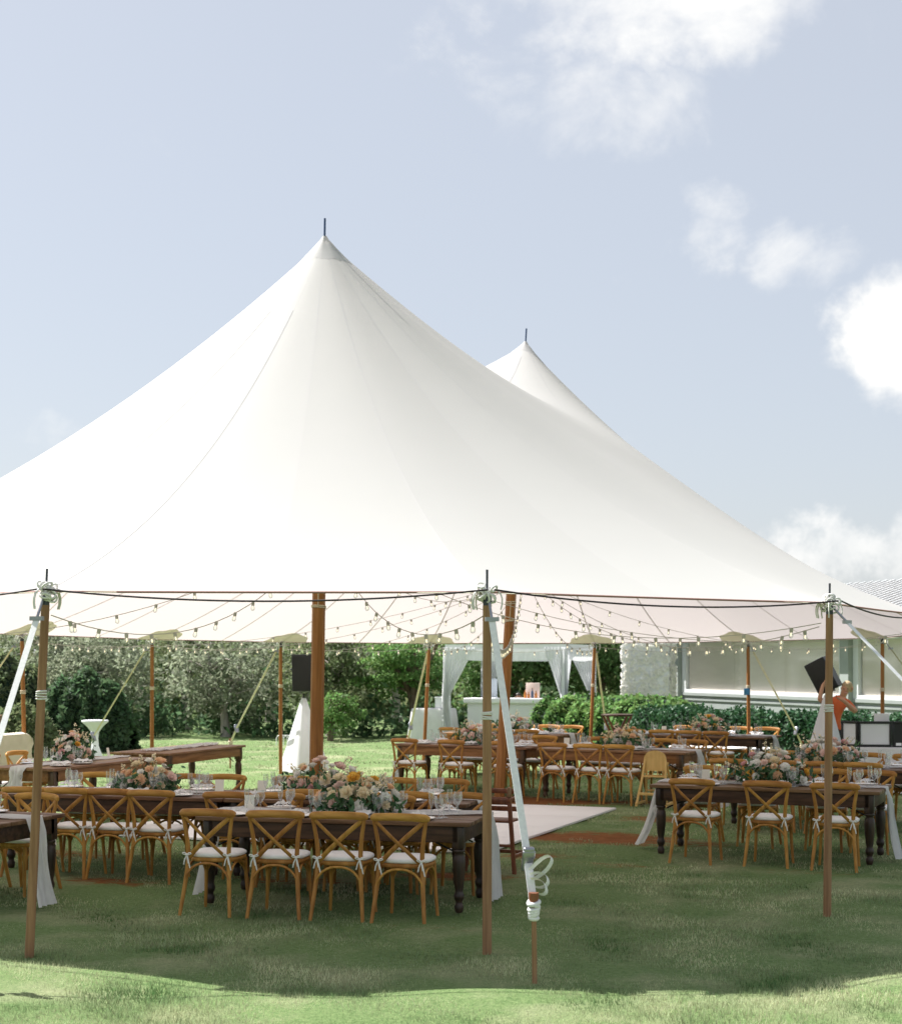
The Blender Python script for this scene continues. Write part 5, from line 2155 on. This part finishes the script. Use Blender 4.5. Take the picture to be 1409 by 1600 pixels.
# ---------------------------------------------------------------- people
def skin_body(joints, bones):
    """one continuous surface grown over a skeleton: joints name -> (xyz, radius)"""
    names = list(joints)
    idx = {n: i for i, n in enumerate(names)}
    me = bpy.data.meshes.new('skeleton')
    me.from_pydata([joints[n][0] for n in names], [(idx[a], idx[b]) for a, b in bones], [])
    o = bpy.data.objects.new('skeleton', me)
    COL.objects.link(o)
    md = o.modifiers.new('skin', 'SKIN')
    md.use_smooth_shade = True
    layer = me.skin_vertices[0] if me.skin_vertices else None
    if layer is None:
        me.attributes.new
    for i, n in enumerate(names):
        r = joints[n][1]
        sv = me.skin_vertices[0].data[i]
        sv.radius = (r, r) if not isinstance(r, tuple) else r
        sv.use_root = (n == 'pelvis')
    s = o.modifiers.new('sub', 'SUBSURF')
    s.levels = 2
    s.render_levels = 2
    dg = bpy.context.evaluated_depsgraph_get()
    res = bpy.data.meshes.new_from_object(o.evaluated_get(dg))
    bpy.data.objects.remove(o)
    return res


def fingers(J, B, wrist, palm_dir, side_dir, tag, curl):
    """palm plus five unequal bent fingers"""
    w = Vector(J[wrist][0])
    pd, sd, cu = Vector(palm_dir).normalized(), Vector(side_dir).normalized(), Vector(curl).normalized()
    J[tag + 'palm'] = (tuple(w + pd * .06), (.038, .022))
    B.append((wrist, tag + 'palm'))
    for i, (off, ln) in enumerate(((-.028, .055), (-.010, .068), (.010, .064), (.027, .050))):
        b0 = w + pd * .09 + sd * off
        m = b0 + pd * ln * .55 + cu * ln * .15
        t = m + pd * ln * .25 + cu * ln * .45
        for nm, p, r in (('a', b0, .010), ('b', m, .009), ('c', t, .0075)):
            J[f'{tag}{i}{nm}'] = (tuple(p), r)
        B += [(tag + 'palm', f'{tag}{i}a'), (f'{tag}{i}a', f'{tag}{i}b'), (f'{tag}{i}b', f'{tag}{i}c')]
    b0 = w + pd * .04 - sd * .04
    J[tag + 'ta'] = (tuple(b0), .012)
    J[tag + 'tb'] = (tuple(b0 + pd * .035 - sd * .02 + cu * .02), .0095)
    B += [(tag + 'palm', tag + 'ta'), (tag + 'ta', tag + 'tb')]


def person(loc, rz, J, B, label, mats, classify, hair, head, cat='person'):
    e = thing('person', loc, rz, label, cat)
    me = skin_body(J, B)
    for m in mats:
        me.materials.append(MATS[m])
    for p in me.polygons:
        p.material_index = classify(p.center)
        p.use_smooth = True
    b = link('body', me, e)
    hc, hr, face = head              # centre, radius, facing direction
    hc, face = Vector(hc), Vector(face).normalized()
    sidev = face.cross(Vector((0, 0, 1))).normalized()
    upv = sidev.cross(face).normalized()
    # hair: a lumpy cap open at the face
    rows = []
    n = 22
    for j in range(9):
        th = math.pi * .74 * j / 8
        row = []
        for q in range(n):
            a = 2 * math.pi * q / n
            d = upv * math.cos(th) + (face * math.cos(a) + sidev * math.sin(a)) * math.sin(th)
            k = 1.07 + .06 * math.sin(q * 3.1 + j * 2)
            fr = d.dot(face)
            if fr > .12 and d.dot(upv) < .55:
                k *= .74
            row.append(hc + Vector((d.x * hr * k, d.y * hr * k, d.z * hr * 1.22 * k)) - face * .012)
        rows.append(row)
    MB().sheet(rows, closed=True).build('hair', hair, e)
    for s in (-1, 1):
        MB().lathe([(.001, -.008), (.009, -.005), (.011, 0), (.009, .005), (.001, .008)], 8).build('eye', 'hair_dark', e).location = hc + face * (hr * .93) + sidev * (s * .034) + upv * .008
        MB().lathe([(.004, -.03), (.016, -.012), (.018, .01), (.006, .03)], 8).build('ear', 'skin', e).location = hc + sidev * (s * hr * .98) - upv * .01
    MB().lathe([(.006, -.014), (.014, -.010), (.009, .012), (.003, .03)], 8).build('nose', 'skin', e).location = hc + face * (hr * 1.02) - upv * .022
    mo = MB().tube([hc + face * (hr * .93) - sidev * .024 - upv * .058, hc + face * (hr * .99) - upv * .060, hc + face * (hr * .93) + sidev * .024 - upv * .058], .006, 6)
    mo.build('mouth', 'petal_rose', e)
    return e


def dj():
    J = {'pelvis': ((-.05, 0, .93), (.165, .12)), 'waist': ((-.03, 0, 1.08), (.155, .115)), 'chest': ((.02, -.01, 1.30), (.175, .125)), 'collar': ((.07, -.02, 1.43), (.12, .09)),
         'neck': ((.12, -.035, 1.50), .052), 'jaw': ((.16, -.05, 1.575), .068), 'skull': ((.185, -.05, 1.655), (.082, .088)), 'crown': ((.19, -.045, 1.70), .066),
         'shl': ((-.13, -.02, 1.40), .068), 'ell': ((-.30, -.14, 1.44), .047), 'wrl': ((-.24, -.10, 1.66), .032),
         'shr': ((.22, -.02, 1.38), .070), 'elr': ((.31, -.20, 1.24), .050), 'wrr': ((.06, -.33, 1.44), .033),
         'hil': ((-.15, 0, .88), .100), 'knl': ((-.17, -.03, .50), .066), 'anl': ((-.18, .02, .09), .044), 'tol': ((-.19, -.15, .035), .036),
         'hir': ((.05, 0, .88), .100), 'knr': ((.08, -.03, .50), .066), 'anr': ((.10, .02, .09), .044), 'tor': ((.12, -.15, .035), .036)}
    B = [('pelvis', 'waist'), ('waist', 'chest'), ('chest', 'collar'), ('collar', 'neck'), ('neck', 'jaw'), ('jaw', 'skull'), ('skull', 'crown'), ('collar', 'shl'), ('shl', 'ell'), ('ell', 'wrl'), ('collar', 'shr'), ('shr', 'elr'), ('elr', 'wrr'),
         ('pelvis', 'hil'), ('hil', 'knl'), ('knl', 'anl'), ('anl', 'tol'), ('pelvis', 'hir'), ('hir', 'knr'), ('knr', 'anr'), ('anr', 'tor')]
    fingers(J, B, 'wrl', (.35, .0, .9), (-.3, -.8, 0), 'fl', (.5, .3, .1))
    fingers(J, B, 'wrr', (-.9, -.1, .35), (0, -.9, .2), 'fr', (.1, .1, .5))

    def cl(c):
        if c.z < .10:
            return 3
        if c.z < .93:
            return 2
        # sleeves end above the elbow
        for sh, el, wr in (('shl', 'ell', 'wrl'), ('shr', 'elr', 'wrr')):
            s, q, w = Vector(J[sh][0]), Vector(J[el][0]), Vector(J[wr][0])
            t = max(0, min(1, (c - q).dot(w - q) / (w - q).length_squared))
            if (c - q.lerp(w, t)).length < (.062 if t < .15 else .075) or (c - w).length < .13:
                return 0
        if c.z > 1.46 and (Vector((c.x, c.y)) - Vector((.15, -.045))).length < (.085 if c.z < 1.53 else .15):
            return 0
        return 1
    person((6.62, 26.50, 0), R(0), J, B, 'person in an orange shirt with curly fair hair lifting a loudspeaker', ['skin', 'orange_shirt', 'trousers', 'black'], cl, 'hair_blond', ((.195, -.062, 1.645), .092, (-.45, -.85, -.25)))


dj()


def bartender(loc, rz, label, hair):
    J = {'pelvis': ((0, .10, .36), (.16, .12)), 'waist': ((0, .05, .52), (.145, .11)), 'chest': ((0, -.02, .76), (.165, .115)), 'collar': ((0, -.04, .92), (.11, .08)), 'neck': ((0, -.06, 1.0), .05),
         'jaw': ((0, -.08, 1.08), .066), 'skull': ((0, -.08, 1.16), (.08, .088)), 'crown': ((0, -.075, 1.21), .064),
         'shl': ((-.19, -.03, .89), .064), 'ell': ((-.27, -.18, .68), .046), 'wrl': ((-.14, -.36, .62), .031), 'shr': ((.19, -.03, .89), .064), 'elr': ((.27, -.18, .68), .046), 'wrr': ((.14, -.36, .62), .031),
         'hil': ((-.11, .06, .34), .095), 'knl': ((-.20, -.30, .46), .068), 'anl': ((-.17, -.06, .09), .045), 'tol': ((-.19, -.24, .035), .036),
         'hir': ((.11, .06, .34), .095), 'knr': ((.20, -.30, .46), .068), 'anr': ((.17, -.06, .09), .045), 'tor': ((.19, -.24, .035), .036)}
    B = [('pelvis', 'waist'), ('waist', 'chest'), ('chest', 'collar'), ('collar', 'neck'), ('neck', 'jaw'), ('jaw', 'skull'), ('skull', 'crown'), ('collar', 'shl'), ('shl', 'ell'), ('ell', 'wrl'), ('collar', 'shr'), ('shr', 'elr'), ('elr', 'wrr'),
         ('pelvis', 'hil'), ('hil', 'knl'), ('knl', 'anl'), ('anl', 'tol'), ('pelvis', 'hir'), ('hir', 'knr'), ('knr', 'anr'), ('anr', 'tor')]
    fingers(J, B, 'wrl', (.5, -.8, 0), (.8, .5, 0), 'fl', (0, -.1, -.6))
    fingers(J, B, 'wrr', (-.5, -.8, 0), (.8, -.5, 0), 'fr', (0, -.1, -.6))

    def cl(c):
        if c.z > .965:
            return 0
        for w in ('wrl', 'wrr'):
            if (c - Vector(J[w][0])).length < .14:
                return 0
        if c.z < .10:
            return 3
        if c.z < .46 or (c.y < -.22 and c.z < .58 and abs(c.x) > .12):
            return 2
        return 1
    person(loc, rz, J, B, label, ['skin', 'dark_shirt', 'trousers', 'black'], cl, hair, ((0, -.083, 1.145), .09, (0, -1, -.1)))


bartender(arbP(1.38, 1.65), arbA + .5, 'person with dark hair bending low behind the bar, by the strap', 'hair_dark')
bartender(arbP(3.0, 1.7), arbA - .2, 'person bending low behind the right end of the bar', 'hair_dark')
